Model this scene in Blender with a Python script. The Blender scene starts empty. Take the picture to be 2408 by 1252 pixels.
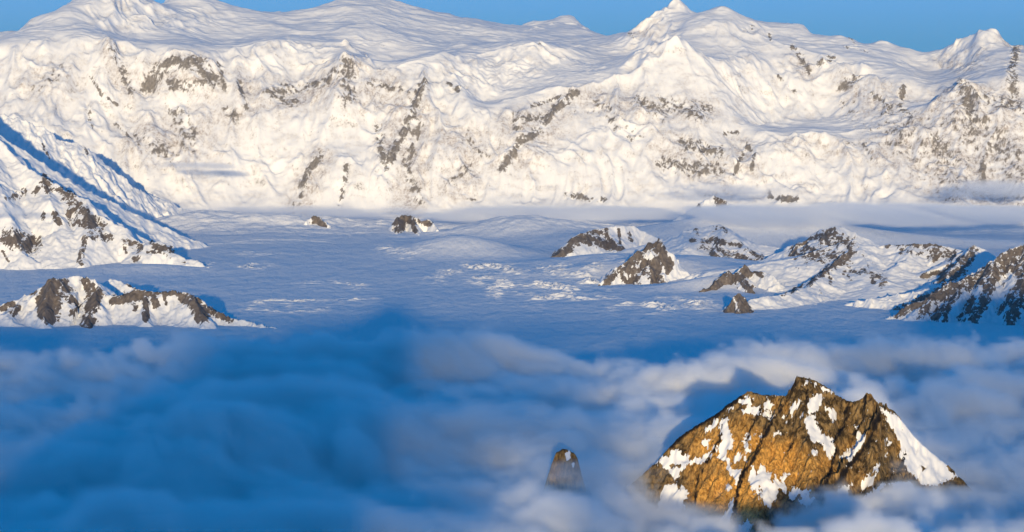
import bpy, math, random
import numpy as np

# ------------------------------------------------------------------ camera, sky, sun, exposure
SC = bpy.context.scene
COL = SC.collection
CAM_Z = 2000.0                      # metres above the glacier
FPX, PW, PH, HORIZON = 6828.0, 2408.0, 1252.0, 100.0
PITCH = math.atan((PH / 2 - HORIZON) / FPX)
cam = bpy.data.objects.new('camera', bpy.data.cameras.new('camera'))
COL.objects.link(cam)
cam.location = (0, 0, CAM_Z)
cam.rotation_euler = (math.pi / 2 - PITCH, 0, 0)
cam.data.sensor_width = 36.0
cam.data.lens = 36.0 * FPX / PW
cam.data.clip_start = 10.0
cam.data.clip_end = 300000.0
SC.camera = cam

SUN_EL, SUN_AZ = math.radians(5.7), math.radians(0.3)     # low sun almost straight behind the camera
world = bpy.data.worlds.new('World')
SC.world = world
world.use_nodes = True
wn, wl = world.node_tree.nodes, world.node_tree.links
sky = wn.new('ShaderNodeTexSky')
sky.sky_type = 'NISHITA'
sky.sun_disc = False
sky.sun_elevation = SUN_EL
sky.sun_rotation = math.pi + SUN_AZ
sky.altitude = 3500
sky.air_density = 1.0
sky.dust_density = 0.0
sky.ozone_density = 3.0
hs = wn.new('ShaderNodeHueSaturation')
hs.inputs['Saturation'].default_value = 1.25
tint = wn.new('ShaderNodeMix'); tint.data_type = 'RGBA'; tint.blend_type = 'MULTIPLY'
tint.inputs['Factor'].default_value = 1.0
# thin high air: the sky deepens towards the zenith more than the model's does
geo = wn.new('ShaderNodeTexCoord'); sepz = wn.new('ShaderNodeSeparateXYZ'); wl.new(geo.outputs['Generated'], sepz.inputs[0])
up = wn.new('ShaderNodeMapRange'); up.inputs['From Min'].default_value = 0.0; up.inputs['From Max'].default_value = 0.35
wl.new(sepz.outputs['Z'], up.inputs['Value'])
tz = wn.new('ShaderNodeMix'); tz.data_type = 'RGBA'
tz.inputs['A'].default_value = (0.042, 0.205, 0.52, 1)
tz.inputs['B'].default_value = (1.05, 1.06, 0.99, 1)
wl.new(up.outputs[0], tz.inputs['Factor'])
# warm glow along the horizon on the sunward side
sw = wn.new('ShaderNodeMapRange'); sw.inputs['From Min'].default_value = -0.45; sw.inputs['From Max'].default_value = -0.95
wl.new(sepz.outputs['Y'], sw.inputs['Value'])
tw = wn.new('ShaderNodeMix'); tw.data_type = 'RGBA'
tw.inputs['B'].default_value = (0.75, 0.5, 0.5, 1)
wl.new(sw.outputs[0], tw.inputs['Factor']); wl.new(tz.outputs['Result'], tw.inputs['A'])
wl.new(tw.outputs['Result'], tint.inputs['B'])
wl.new(sky.outputs[0], hs.inputs['Color'])
wl.new(hs.outputs[0], tint.inputs['A'])
wl.new(tint.outputs['Result'], wn['Background'].inputs['Color'])
wn['Background'].inputs['Strength'].default_value = 0.15
sun = bpy.data.objects.new('sun', bpy.data.lights.new('sun', 'SUN'))
COL.objects.link(sun)
sun.data.energy = 2.45
sun.data.angle = math.radians(0.5)
sun.data.color = (1.0, 0.785, 0.44)
sun.rotation_euler = (math.pi / 2 - SUN_EL, 0, SUN_AZ)
SC.view_settings.view_transform = 'Standard'
SC.view_settings.look = 'None'
SC.view_settings.exposure = 1.03
SC.view_settings.gamma = 1.0
SC.cycles.volume_bounces = 18
SC.cycles.diffuse_bounces = 3
SC.cycles.max_bounces = 22
SC.cycles.volume_step_rate = 1.7
SC.cycles.volume_max_steps = 512
SC.cycles.transparent_max_bounces = 256
SC.cycles.use_denoising = True
SUNV = np.array([math.sin(SUN_AZ), -math.cos(SUN_AZ), math.tan(SUN_EL)])

# ------------------------------------------------------------------ survey helpers (a sight line at a known range gives a map point)
CP, SP = math.cos(PITCH), math.sin(PITCH)

def pt(u, v, ykm):
    a, b = (u - PW / 2) / FPX, (PH / 2 - v) / FPX
    d = np.array([a, CP + b * SP, -SP + b * CP])
    return np.array([0, 0, CAM_Z]) + d * (ykm * 1000.0 / d[1])

def bearing(X, Y, Z):
    zz = Z - CAM_Z
    f = Y * CP - zz * SP
    return PW / 2 + FPX * X / f, PH / 2 - FPX * (Y * SP + zz * CP) / f

# ------------------------------------------------------------------ noise
def _hash(ix, iy, seed):
    h = (ix.astype(np.int64) * 374761393 + iy.astype(np.int64) * 668265263 + seed * 974634777) & 0xFFFFFFFF
    h = ((h ^ (h >> 13)) * 1274126177) & 0xFFFFFFFF
    return ((h ^ (h >> 16)) & 0xFFFF).astype(np.float32) * (2 * math.pi / 65536.0)

def perlin(x, y, seed=0):
    x0, y0 = np.floor(x), np.floor(y)
    fx, fy = (x - x0).astype(np.float32), (y - y0).astype(np.float32)
    def g(ox, oy):
        a = _hash(x0 + ox, y0 + oy, seed)
        return np.cos(a) * (fx - ox) + np.sin(a) * (fy - oy)
    ux = fx * fx * fx * (fx * (fx * 6 - 15) + 10)
    uy = fy * fy * fy * (fy * (fy * 6 - 15) + 10)
    a = g(0, 0); b = g(1, 0); c = g(0, 1); d = g(1, 1)
    return ((a + (b - a) * ux) * (1 - uy) + (c + (d - c) * ux) * uy) * 1.5

def fbm(x, y, octaves=4, seed=0, gain=0.5, lac=2.03):
    s, a = 0.0, 1.0
    for k in range(octaves):
        s = s + a * perlin(x, y, seed + k * 7)
        x, y, a = x * lac + 13.7, y * lac - 7.1, a * gain
    return s

def ridged(x, y, octaves=4, seed=0, gain=0.5, lac=2.07):
    s, a, w = 0.0, 1.0, 1.0
    for k in range(octaves):
        n = 1.0 - np.abs(perlin(x, y, seed + k * 11))
        n = n * n * w
        s = s + a * n
        w = np.clip(n * 1.4, 0, 1)
        x, y, a = x * lac + 3.1, y * lac + 9.7, a * gain
    return s - 1.0

def sstep(a, b, x):
    t = np.clip((x - a) / (b - a), 0, 1)
    return t * t * (3 - 2 * t)

# ------------------------------------------------------------------ geometry helpers
def seg_dist(X, Y, poly):
    """distance to a polyline [(x,y,...)], with the interpolated extra values and the y of the closest point"""
    best = np.full(X.shape, 1e12, np.float32)
    n = len(poly[0]) - 2
    vals = [np.zeros(X.shape, np.float32) for _ in range(n)]
    dyv = np.zeros(X.shape, np.float32)
    dxv = np.zeros(X.shape, np.float32)
    for p, q in zip(poly[:-1], poly[1:]):
        dx, dy = q[0] - p[0], q[1] - p[1]
        L = dx * dx + dy * dy + 1e-9
        t = np.clip(((X - p[0]) * dx + (Y - p[1]) * dy) / L, 0, 1)
        ex, ey = X - p[0] - t * dx, Y - p[1] - t * dy
        d2 = ex * ex + ey * ey
        m = d2 < best
        best = np.where(m, d2, best)
        dyv = np.where(m, ey, dyv); dxv = np.where(m, ex, dxv)
        for k in range(n):
            vals[k] = np.where(m, p[2 + k] + t * (q[2 + k] - p[2 + k]), vals[k])
    return np.sqrt(best), vals, dxv, dyv

def poly_sdf(U, V, poly):
    """signed distance, positive inside"""
    P = np.array(poly, float)
    inside = np.zeros(U.shape, bool)
    best = np.full(U.shape, 1e12)
    for i in range(len(P)):
        x1, y1 = P[i]; x2, y2 = P[(i + 1) % len(P)]
        c = ((y1 > V) != (y2 > V)) & (U < (x2 - x1) * (V - y1) / (y2 - y1 + 1e-12) + x1)
        inside ^= c
        dx, dy = x2 - x1, y2 - y1
        t = np.clip(((U - x1) * dx + (V - y1) * dy) / (dx * dx + dy * dy + 1e-9), 0, 1)
        best = np.minimum(best, (U - x1 - t * dx) ** 2 + (V - y1 - t * dy) ** 2)
    return np.sqrt(best) * np.where(inside, 1, -1)

def strokes(U, V, items, soft=0.95):
    """rock bands recorded as (points, half width, strength)"""
    r = np.zeros(U.shape, np.float32)
    for pts, w, s in items:
        P = np.array(pts, float)
        m = (U > P[:, 0].min() - 3 * w) & (U < P[:, 0].max() + 3 * w) & (V > P[:, 1].min() - 3 * w) & (V < P[:, 1].max() + 3 * w)
        if not m.any():
            continue
        poly = [tuple(p) for p in pts] if len(pts) > 1 else [tuple(pts[0]), (pts[0][0] + .1, pts[0][1])]
        d = seg_dist(U[m], V[m], poly)[0]
        r[m] = np.maximum(r[m], s * (1 - sstep(w * (1 - soft), w * (1 + soft), d)))
    n = fbm(U / 16.0, V / 16.0, 3, 881, .6) * .20 + fbm(U / 5.0 + V / 9.0, V / 12.0, 2, 891, .6) * .16
    return np.where(r > 0, r * .93 + n * sstep(0.0, .3, r), r)

def grid_mesh(name, xs, ys, Z, mat, attrs=None, X=None, Y=None, cut=None, smooth=True):
    if X is None:
        X, Y = np.meshgrid(xs, ys)
    ny, nx = Z.shape
    co = np.stack([X, Y, Z], -1).reshape(-1, 3).astype(np.float32)
    idx = np.arange(nx * ny).reshape(ny, nx)
    q = np.stack([idx[:-1, :-1], idx[:-1, 1:], idx[1:, 1:], idx[1:, :-1]], -1).reshape(-1, 4)
    if cut is not None:
        keep = cut.reshape(-1)[q].any(1)
        q = q[keep]
        used = np.unique(q)
        remap = np.zeros(nx * ny, np.int64); remap[used] = np.arange(len(used))
        q = remap[q]; co = co[used]
    else:
        used = None
    me = bpy.data.meshes.new(name)
    me.vertices.add(len(co)); me.vertices.foreach_set('co', co.ravel())
    me.loops.add(len(q) * 4); me.loops.foreach_set('vertex_index', q.ravel().astype(np.int32))
    me.polygons.add(len(q))
    me.polygons.foreach_set('loop_start', np.arange(0, len(q) * 4, 4, dtype=np.int32))
    me.polygons.foreach_set('loop_total', np.full(len(q), 4, np.int32))
    if smooth:
        me.polygons.foreach_set('use_smooth', np.ones(len(q), bool))
    for k, a in (attrs or {}).items():
        a = np.asarray(a, np.float32).reshape(-1)
        if used is not None:
            a = a[used]
        at = me.attributes.new(k, 'FLOAT', 'POINT'); at.data.foreach_set('value', a)
    me.update(); me.validate()
    o = bpy.data.objects.new(name, me)
    COL.objects.link(o)
    me.materials.append(mat)
    return o

def tag(o, label=None, cat=None, kind=None, group=None):
    for k, val in (('label', label), ('category', cat), ('kind', kind), ('group', group)):
        if val:
            o[k] = val
    return o

# ------------------------------------------------------------------ materials
def nodes_of(m):
    m.use_nodes = True
    return m.node_tree.nodes, m.node_tree.links

def mountain_material(name, rock_a, rock_b, rock_c, snow=(0.87, 0.87, 0.88), scale=40.0, stretch=(1, 1, 0.35), grain=0.5, bump=0.0, edge=0.05, rot=(0, 0, 0), ramp=(0.33, 0.66), dust=(0.36, 0.305, 0.285)):
    """snow with rock showing where the 'rock' attribute and a broken-up noise agree"""
    m = bpy.data.materials.new(name)
    n, l = nodes_of(m)
    bsdf = n['Principled BSDF']
    bsdf.inputs['Roughness'].default_value = 0.9
    bsdf.inputs['Specular IOR Level'].default_value = 0.05
    tc = n.new('ShaderNodeTexCoord')
    mp = n.new('ShaderNodeMapping'); mp.inputs['Scale'].default_value = [s / scale for s in stretch]
    mp.inputs['Rotation'].default_value = rot
    l.new(tc.outputs['Object'], mp.inputs['Vector'])
    nz = n.new('ShaderNodeTexNoise'); nz.inputs['Detail'].default_value = 5; nz.inputs['Roughness'].default_value = 0.68; nz.inputs['Scale'].default_value = 1.0
    l.new(mp.outputs[0], nz.inputs['Vector'])
    at = n.new('ShaderNodeAttribute'); at.attribute_name = 'rock'
    def math_(op, a, b):
        x = n.new('ShaderNodeMath'); x.operation = op
        for i, s in enumerate((a, b)):
            if isinstance(s, (int, float)): x.inputs[i].default_value = s
            else: l.new(s, x.inputs[i])
        return x.outputs[0]
    amt = math_('ADD', at.outputs['Fac'], math_('MULTIPLY', math_('SUBTRACT', nz.outputs['Fac'], 0.5), grain * 2))
    mr = n.new('ShaderNodeMapRange'); mr.interpolation_type = 'SMOOTHSTEP'
    mr.inputs['From Min'].default_value = 0.5 - edge; mr.inputs['From Max'].default_value = 0.5 + edge
    l.new(amt, mr.inputs['Value'])
    # rock colour
    n2 = n.new('ShaderNodeTexNoise'); n2.inputs['Detail'].default_value = 6; n2.inputs['Roughness'].default_value = 0.7; n2.inputs['Scale'].default_value = 0.7
    l.new(mp.outputs[0], n2.inputs['Vector'])
    cr = n.new('ShaderNodeValToRGB')
    cr.color_ramp.elements[0].position = ramp[0]; cr.color_ramp.elements[0].color = (*rock_a, 1)
    cr.color_ramp.elements[1].position = ramp[1]; cr.color_ramp.elements[1].color = (*rock_b, 1)
    l.new(n2.outputs['Fac'], cr.inputs[0])
    at2 = n.new('ShaderNodeAttribute'); at2.attribute_name = 'tone'
    mx0 = n.new('ShaderNodeMix'); mx0.data_type = 'RGBA'
    l.new(at2.outputs['Fac'], mx0.inputs['Factor']); l.new(cr.outputs[0], mx0.inputs['A'])
    mulc = n.new('ShaderNodeMix'); mulc.data_type = 'RGBA'; mulc.blend_type = 'MULTIPLY'; mulc.inputs['Factor'].default_value = 1
    n3 = n.new('ShaderNodeTexNoise'); n3.inputs['Detail'].default_value = 5; n3.inputs['Roughness'].default_value = 0.7; n3.inputs['Scale'].default_value = 1.4
    l.new(mp.outputs[0], n3.inputs['Vector'])
    cr2 = n.new('ShaderNodeValToRGB')
    cr2.color_ramp.elements[0].position = 0.36; cr2.color_ramp.elements[0].color = (0.35, 0.3, 0.25, 1)
    cr2.color_ramp.elements[1].position = 0.62; cr2.color_ramp.elements[1].color = (1.15, 1.15, 1.15, 1)
    l.new(n3.outputs['Fac'], cr2.inputs[0])
    mulc.inputs['A'].default_value = (*rock_c, 1); l.new(cr2.outputs[0], mulc.inputs['B'])
    l.new(mulc.outputs['Result'], mx0.inputs['B'])
    at3 = n.new('ShaderNodeAttribute'); at3.attribute_name = 'painted_shade'  # near-black shade painted over the rock colour
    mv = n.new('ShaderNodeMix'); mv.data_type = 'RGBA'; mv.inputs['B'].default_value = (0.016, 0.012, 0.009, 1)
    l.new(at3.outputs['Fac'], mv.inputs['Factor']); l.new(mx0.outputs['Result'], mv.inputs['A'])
    mx = n.new('ShaderNodeMix'); mx.data_type = 'RGBA'
    l.new(mr.outputs[0], mx.inputs['Factor'])
    # thin snow through which the rock shows as a grey dusting
    at4 = n.new('ShaderNodeAttribute'); at4.attribute_name = 'dust'
    ds = n.new('ShaderNodeMix'); ds.data_type = 'RGBA'
    ds.inputs['A'].default_value = (*snow, 1); ds.inputs['B'].default_value = (*dust, 1)
    dn = n.new('ShaderNodeMapRange'); dn.inputs['From Min'].default_value = 0.40; dn.inputs['From Max'].default_value = 0.60; dn.inputs['To Min'].default_value = 0.22
    l.new(n2.outputs['Fac'], dn.inputs['Value'])
    l.new(math_('MULTIPLY', at4.outputs['Fac'], dn.outputs[0]), ds.inputs['Factor'])
    l.new(ds.outputs['Result'], mx.inputs['A'])
    l.new(mv.outputs['Result'], mx.inputs['B'])
    l.new(mx.outputs['Result'], bsdf.inputs['Base Color'])
    if bump:
        bp = n.new('ShaderNodeBump'); bp.inputs['Distance'].default_value = bump
        hgt = math_('MULTIPLY', n3.outputs['Fac'], mr.outputs[0])
        bp.inputs['Strength'].default_value = 1.0
        l.new(hgt, bp.inputs['Height']); l.new(bp.outputs[0], bsdf.inputs['Normal'])
    return m

M_FAR = mountain_material('snow_and_far_rock', (0.13, 0.118, 0.11), (0.29, 0.265, 0.245), (0.2, 0.17, 0.15), scale=16, stretch=(1, 1, 0.4), grain=0.50, edge=0.14)
M_NUN = mountain_material('snow_and_brown_rock', (0.075, 0.062, 0.055), (0.21, 0.175, 0.15), (0.16, 0.12, 0.1), scale=21, stretch=(1, 1, 0.5), grain=0.62, edge=0.06)
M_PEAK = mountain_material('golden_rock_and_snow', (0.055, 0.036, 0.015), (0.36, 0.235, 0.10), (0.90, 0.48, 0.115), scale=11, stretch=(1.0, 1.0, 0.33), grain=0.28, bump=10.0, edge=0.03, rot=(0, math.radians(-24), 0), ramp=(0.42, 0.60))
def add_bump(m, scale, stretch, dist):
    n, l = nodes_of(m)
    tc = n.new('ShaderNodeTexCoord'); mp = n.new('ShaderNodeMapping'); mp.inputs['Scale'].default_value = [s / scale for s in stretch]
    nz = n.new('ShaderNodeTexNoise'); nz.inputs['Detail'].default_value = 4; nz.inputs['Roughness'].default_value = .6; nz.inputs['Scale'].default_value = 1
    bp = n.new('ShaderNodeBump'); bp.inputs['Distance'].default_value = dist
    l.new(tc.outputs['Object'], mp.inputs[0]); l.new(mp.outputs[0], nz.inputs['Vector']); l.new(nz.outputs['Fac'], bp.inputs['Height']); l.new(bp.outputs[0], n['Principled BSDF'].inputs['Normal'])
M_GLAC = mountain_material('glacier_snow', (0.2, 0.2, 0.2), (0.2, 0.2, 0.2), (0.2, 0.2, 0.2), scale=45)

add_bump(M_GLAC, 120, (1, 0.32, 1), 30)
# ------------------------------------------------------------------ glacier, one sheet to the horizon
def axis(parts):
    out = []
    for a, b, step in parts:
        out.append(np.arange(a, b, step))
    return np.concatenate(out + [np.array([parts[-1][1]])])

def glacier_height(X, Y):
    U, V = bearing(X, Y, np.zeros_like(X))
    z = fbm(X / 2600, Y / 3600, 3, 5) * 10 + fbm(X / 500, Y / 900, 3, 9) * 2.2
    z = z + np.clip(Y - 20000, 0, 14000) * .005
    inner = (Y > 18500) & (Y < 33500) & (np.abs(X) < 7000)
    def area(u, v, su, sv, amp):
        return amp * np.exp(-((U - u) / su) ** 2 - ((V - v) / sv) ** 2)
    mask = (area(670, 722, 95, 13, 1.0) + area(1160, 655, 115, 18, 1.0) + area(1290, 690, 130, 22, 1.0) + area(945, 600, 55, 16, .8)
            + area(560, 635, 70, 9, .7) + area(600, 603, 90, 6, .5) + area(790, 675, 70, 10, .7) + area(1560, 722, 150, 16, .8) + area(1110, 640, 60, 12, .8)
            + area(1400, 650, 130, 16, .5) + area(1390, 668, 20, 9, .8) + area(860, 708, 60, 6, .5))
    wx = fbm(X / 300, Y / 420, 2, 21)
    blocks = ridged(X / 150 + wx * .6 + Y / 900, Y / 165 + wx * .5, 3, 31, .6)
    patch = sstep(-0.1, 0.45, perlin(X / 260, Y / 600, 77) + .35 * perlin(X / 90, Y / 200, 78))
    z = z + np.where(inner, np.clip(mask, 0, 1.1) * np.clip(blocks + .25, 0, 2) * 34 * (0.2 + patch), 0)
    # long low ice ridges crossing the glacier
    for pts, w, a in (([(430, 585), (520, 584), (600, 578), (700, 577), (765, 580)], 22, 7.0), ([(480, 590), (560, 583), (640, 583)], 20, 5.0),
                      ([(560, 604), (640, 601)], 18, 4.0), ([(835, 709), (895, 707)], 14, 4)):
        P = []
        for u, v in pts:
            yy = 2000 * FPX / (v - 100.0) / 1000
            P.append(tuple(pt(u, v, yy)[:2]))
        m = inner
        d = np.full(X.shape, 1e6)
        d[m] = seg_dist(X[m], Y[m], P)[0]
        z = z + a * np.exp(-(d / w) ** 2)
    # snow swells at the foot of the range and around the rock islands
    for u, v, y, ru, ry, h in ((560, 535, 30.6, 1000, 750, 100), (450, 545, 30.2, 600, 500, 80), (690, 545, 30.4, 620, 500, 60), (560, 570, 28.9, 900, 500, 20), (1050, 590, 27.2, 480, 600, 120), (1130, 590, 27.0, 420, 500, 70), (1250, 545, 29.8, 700, 600, 150), (1190, 555, 29.4, 350, 500, 50), (1420, 640, 25.8, 550, 400, 70),
                               (1500, 650, 24.6, 700, 400, 85), (1600, 640, 25.2, 900, 600, 120), (1700, 680, 23.4, 450, 260, 100), (1850, 650, 24.2, 600, 420, 150), (350, 640, 25.2, 500, 350, 40), (200, 630, 25.8, 700, 400, 40), (1760, 560, 28.5, 1400, 700, 270)):
        c = pt(u, v, y)
        z = z + h * np.exp(-((X - c[0]) / ru) ** 2 - ((Y - y * 1000) / ry) ** 2)
    foot = sstep(28500, 30500, Y) * (1 - sstep(31500, 33000, Y)) * (np.abs(X) < 6500)
    z = z + foot * (fbm(X / 520, Y / 480, 4, 15, .55) * 34 + 14)
    return z

gx = axis([(-60000, -9000, 3000), (-9000, -5600, 170), (-5600, 5600, 13), (5600, 9000, 170), (9000, 60000, 3000)])
gy = axis([(-20000, 14000, 2000), (14000, 19400, 150), (19400, 24000, 11), (24000, 32500, 16), (32500, 46000, 300), (46000, 120000, 6000)])
GX, GY = np.meshgrid(gx, gy)
GZ = glacier_height(GX, GY)
tag(grid_mesh('glacier', gx, gy, GZ, M_GLAC, {'rock': np.zeros(GZ.shape) - 2, 'tone': np.zeros(GZ.shape)}), kind='structure')

# ------------------------------------------------------------------ the great snow range
COLS = {
 -150: [(520,31.0),(330,32.2),(250,32.8),(110,34.5),(60,35.5)],
 0: [(510,31.2),(400,31.9),(300,32.4),(200,33.0),(120,33.6),(95,34.3)],
 130: [(505,31.4),(330,32.2),(200,33.0),(110,33.7),(60,34.6)],
 255: [(505,31.5),(400,32.1),(300,32.7),(200,33.2),(101,33.8),(85,34.6),(40,35.4)],
 345: [(505,31.5),(350,32.4),(250,33.0),(215,33.3),(150,33.55),(122,33.8),(95,34.9),(50,35.8)],
 440: [(505,31.6),(300,32.8),(215,33.2),(145,33.5),(126,33.7),(90,35.2),(40,36.8)],
 510: [(505,31.7),(300,32.8),(200,33.3),(150,33.7),(110,35.3),(60,36.8)],
 640: [(505,31.8),(350,32.6),(220,33.3),(170,33.9),(130,34.2),(102,34.5),(85,35.8),(55,37.2)],
 740: [(505,31.8),(350,32.6),(230,33.2),(190,33.7),(140,34.3),(117,34.6),(80,36.2),(45,37.6)],
 806: [(500,31.7),(350,32.4),(230,33.0),(130,33.7),(100,34.8),(62,36.5),(30,37.8)],
 860: [(500,31.8),(350,32.5),(250,33.1),(166,33.7),(140,34.8),(110,35.6),(64,36.4),(30,37.9)],
 950: [(495,31.8),(350,32.5),(240,33.1),(168,33.7),(140,34.9),(95,36.2),(85,36.8),(40,38.2)],
 1050: [(490,31.8),(350,32.4),(250,33.0),(190,33.5),(130,34.4),(104,36.4),(70,37.8)],
 1140: [(480,31.8),(330,32.6),(260,33.0),(235,33.5),(180,34.2),(126,35.0),(100,37.2)],
 1250: [(480,31.8),(340,32.5),(270,32.9),(230,33.3),(170,34.4),(104,35.2),(92,37.6)],
 1326: [(480,31.8),(330,32.6),(260,33.0),(208,33.5),(150,34.8),(112,35.6),(95,37.8)],
 1440: [(480,31.8),(330,32.6),(250,33.1),(188,33.7),(150,35.0),(120,36.4)],
 1520: [(480,31.8),(330,32.6),(250,33.1),(180,33.7),(150,34.0),(120,36.0)],
 1588: [(480,31.8),(330,32.6),(200,33.4),(150,33.8),(95,34.3),(75,35.8),(40,36.8)],
 1640: [(480,31.8),(330,32.6),(200,33.5),(120,34.6),(80,35.6)],
 1703: [(480,31.8),(340,32.6),(250,33.2),(150,34.3),(60,35.9)],
 1800: [(480,31.8),(380,32.3),(320,32.7),(290,33.4),(240,34.0),(150,34.8),(80,36.0)],
 1900: [(480,31.7),(380,32.3),(320,32.6),(285,33.6),(230,34.2),(150,34.9),(95,36.0)],
 2000: [(480,31.6),(380,32.2),(315,32.7),(270,33.6),(215,34.1),(150,34.8),(110,35.8)],
 2100: [(470,31.5),(350,32.3),(290,32.8),(240,33.4),(190,34.0),(140,35.2)],
 2200: [(470,31.4),(350,32.2),(250,32.8),(235,33.2),(180,34.6),(160,35.4)],
 2260: [(470,31.4),(350,32.1),(200,33.0),(170,34.2),(140,35.2)],
 2334: [(470,31.3),(350,32.0),(200,32.9),(130,34.3)],
 2408: [(460,31.2),(350,31.9),(200,32.8),(150,33.8)],
 2560: [(460,31.0),(300,32.0),(150,33.5)],
}
SKY = [(-150,90,36.0),(0,82,35.2),(20,80,35.2),(65,50,35.4),(100,38,35.6),(134,20,35.8),(175,0,36.2),(230,-25,36.8),(300,-22,36.9),(345,-2,37.0),(372,8,37.6),(395,-2,38.3),(440,-12,38.5),(490,-2,38.6),(537,22,38.8),(587,28,38.8),(637,32,38.9),(701,27,39.0),(738,20,39.0),(772,8,39.1),(802,0,39.3),(840,-8,39.5),(880,-10,39.6),(917,0,39.6),(937,8,39.7),(971,17,39.8),(1011,28,40.0),(1061,29,40.4),(1088,46,40.4),(1138,53,40.0),(1182,62,40.0),(1219,69,40.2),(1252,59,40.6),(1279,61,40.7),(1326,50,40.8),(1356,53,40.8),(1387,72,40.4),(1407,82,39.8),(1440,88,39.0),(1474,78,38.4),(1501,72,38.0),(1524,57,37.7),(1558,30,37.5),(1585,8,37.4),(1606,21,37.3),(1626,33,37.2),(1643,37,37.1),(1673,28,37.0),(1703,20,36.9),(1727,29,36.9),(1770,41,36.9),(1797,51,36.9),(1834,53,36.9),(1884,58,36.9),(1908,71,36.8),(1941,87,36.7),(1975,85,36.6),(2008,94,36.6),(2042,107,36.5),(2072,97,36.5),(2099,107,36.4),(2143,118,36.4),(2163,127,36.4),(2200,125,36.4),(2226,115,36.2),(2250,102,36.0),(2277,90,35.8),(2310,76,35.5),(2334,73,35.3),(2351,82,35.2),(2367,98,35.1),(2391,112,35.0),(2408,116,35.0),(2480,100,35.0),(2560,60,35.0)]
def back(y):
    return y if y < 33.2 else 33.2 + (y - 33.2) * .72
ctl = []
for u, prof in COLS.items():
    for v, y in prof:
        ctl.append(pt(u, v, back(y)))
    ctl.append(np.array([(u - PW / 2) / FPX * 30600, 30600, 0.0]))
    ctl.append(np.array([(u - PW / 2) / FPX * 29400, 29400, -60.0]))
for u, v, y in SKY:
    p = pt(u, v, back(y)); ctl.append(p)
    ctl.append(p + np.array([0, 900, -180.0]))
for u in range(-150, 2600, 110):
    ctl.append(np.array([(u - PW / 2) / FPX * 41500, 41500, 1200.0]))
ctl = np.array(ctl)

class Spline:
    """thin plate surface through surveyed points"""
    def __init__(s, P, lam=2e-4):
        s.c = P[:, :2] / 1000.0
        n = len(P)
        D = np.linalg.norm(s.c[:, None] - s.c[None], axis=-1)
        K = np.where(D > 0, D * D * np.log(D + 1e-12), 0) + lam * np.eye(n)
        A = np.zeros((n + 3, n + 3)); Q = np.c_[np.ones(n), s.c]
        A[:n, :n] = K; A[:n, n:] = Q; A[n:, :n] = Q.T
        s.w = np.linalg.solve(A, np.r_[P[:, 2], 0, 0, 0])
    def __call__(s, X, Y):
        sh = X.shape; x = np.c_[X.ravel(), Y.ravel()] / 1000.0
        out = np.empty(len(x)); n = len(s.c)
        for i in range(0, len(x), 20000):
            b = x[i:i + 20000]
            D2 = ((b[:, None] - s.c[None]) ** 2).sum(-1)
            out[i:i + 20000] = (0.5 * D2 * np.log(D2 + 1e-12)) @ s.w[:n] + s.w[n] + b @ s.w[n + 1:]
        return out.reshape(sh)

spl = Spline(ctl)
cx = np.arange(-8700, 8701, 60.0); cy = np.arange(29400, 43501, 50.0)
CX, CY = np.meshgrid(cx, cy)
CZ = spl(CX, CY)

def upsample(cx, cy, C, fx, fy):
    """cubic (Catmull-Rom) resampling of a coarse grid"""
    def axisw(c, f):
        t = np.clip((f - c[0]) / (c[1] - c[0]), 1, len(c) - 2.001)
        i = t.astype(int); t = t - i
        w = [-.5 * t + t * t - .5 * t ** 3, 1 - 2.5 * t * t + 1.5 * t ** 3, .5 * t + 2 * t * t - 1.5 * t ** 3, -.5 * t * t + .5 * t ** 3]
        return i, w
    i, w = axisw(cx, fx)
    A = sum(C[:, np.clip(i + k - 1, 0, C.shape[1] - 1)] * w[k][None] for k in range(4))
    j, w = axisw(cy, fy)
    return sum(A[np.clip(j + k - 1, 0, C.shape[0] - 1)] * w[k][:, None] for k in range(4))

def on_range(u, v):
    """where the sight line at (u, v) first meets the smooth range"""
    ys = np.arange(29500, 43000, 25.0)
    d = pt(u, v, 1.0) - np.array([0, 0, CAM_Z])
    k = ys / d[1]
    X = d[0] * k; Zr = CAM_Z + d[2] * k
    ii = np.clip(((X - cx[0]) / 60.0), 0, len(cx) - 1.001); jj = np.clip((ys - cy[0]) / 50.0, 0, len(cy) - 1.001)
    a, b = ii.astype(int), jj.astype(int); fa, fb = ii - a, jj - b
    zz = (CZ[b, a] * (1 - fa) + CZ[b, a + 1] * fa) * (1 - fb) + (CZ[b + 1, a] * (1 - fa) + CZ[b + 1, a + 1] * fa) * fb
    h = np.nonzero(zz >= Zr)[0]
    j = h[0] if len(h) else len(ys) - 1
    return X[j], ys[j]

mx_ = np.arange(-8600, 8601, 12.5); my_ = np.concatenate([np.arange(29600, 36500, 11.5), np.arange(36500, 43000, 18.0)])
MX, MY = np.meshgrid(mx_, my_)
MZ = upsample(cx, cy, CZ, mx_, my_)
sl = np.hypot(*np.gradient(CZ, 50.0, 60.0))
SL = np.clip(upsample(cx, cy, sl, mx_, my_), 0, 2)
steep = sstep(0.32, 0.62, SL)
hgt = sstep(100, 420, MZ)
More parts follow.
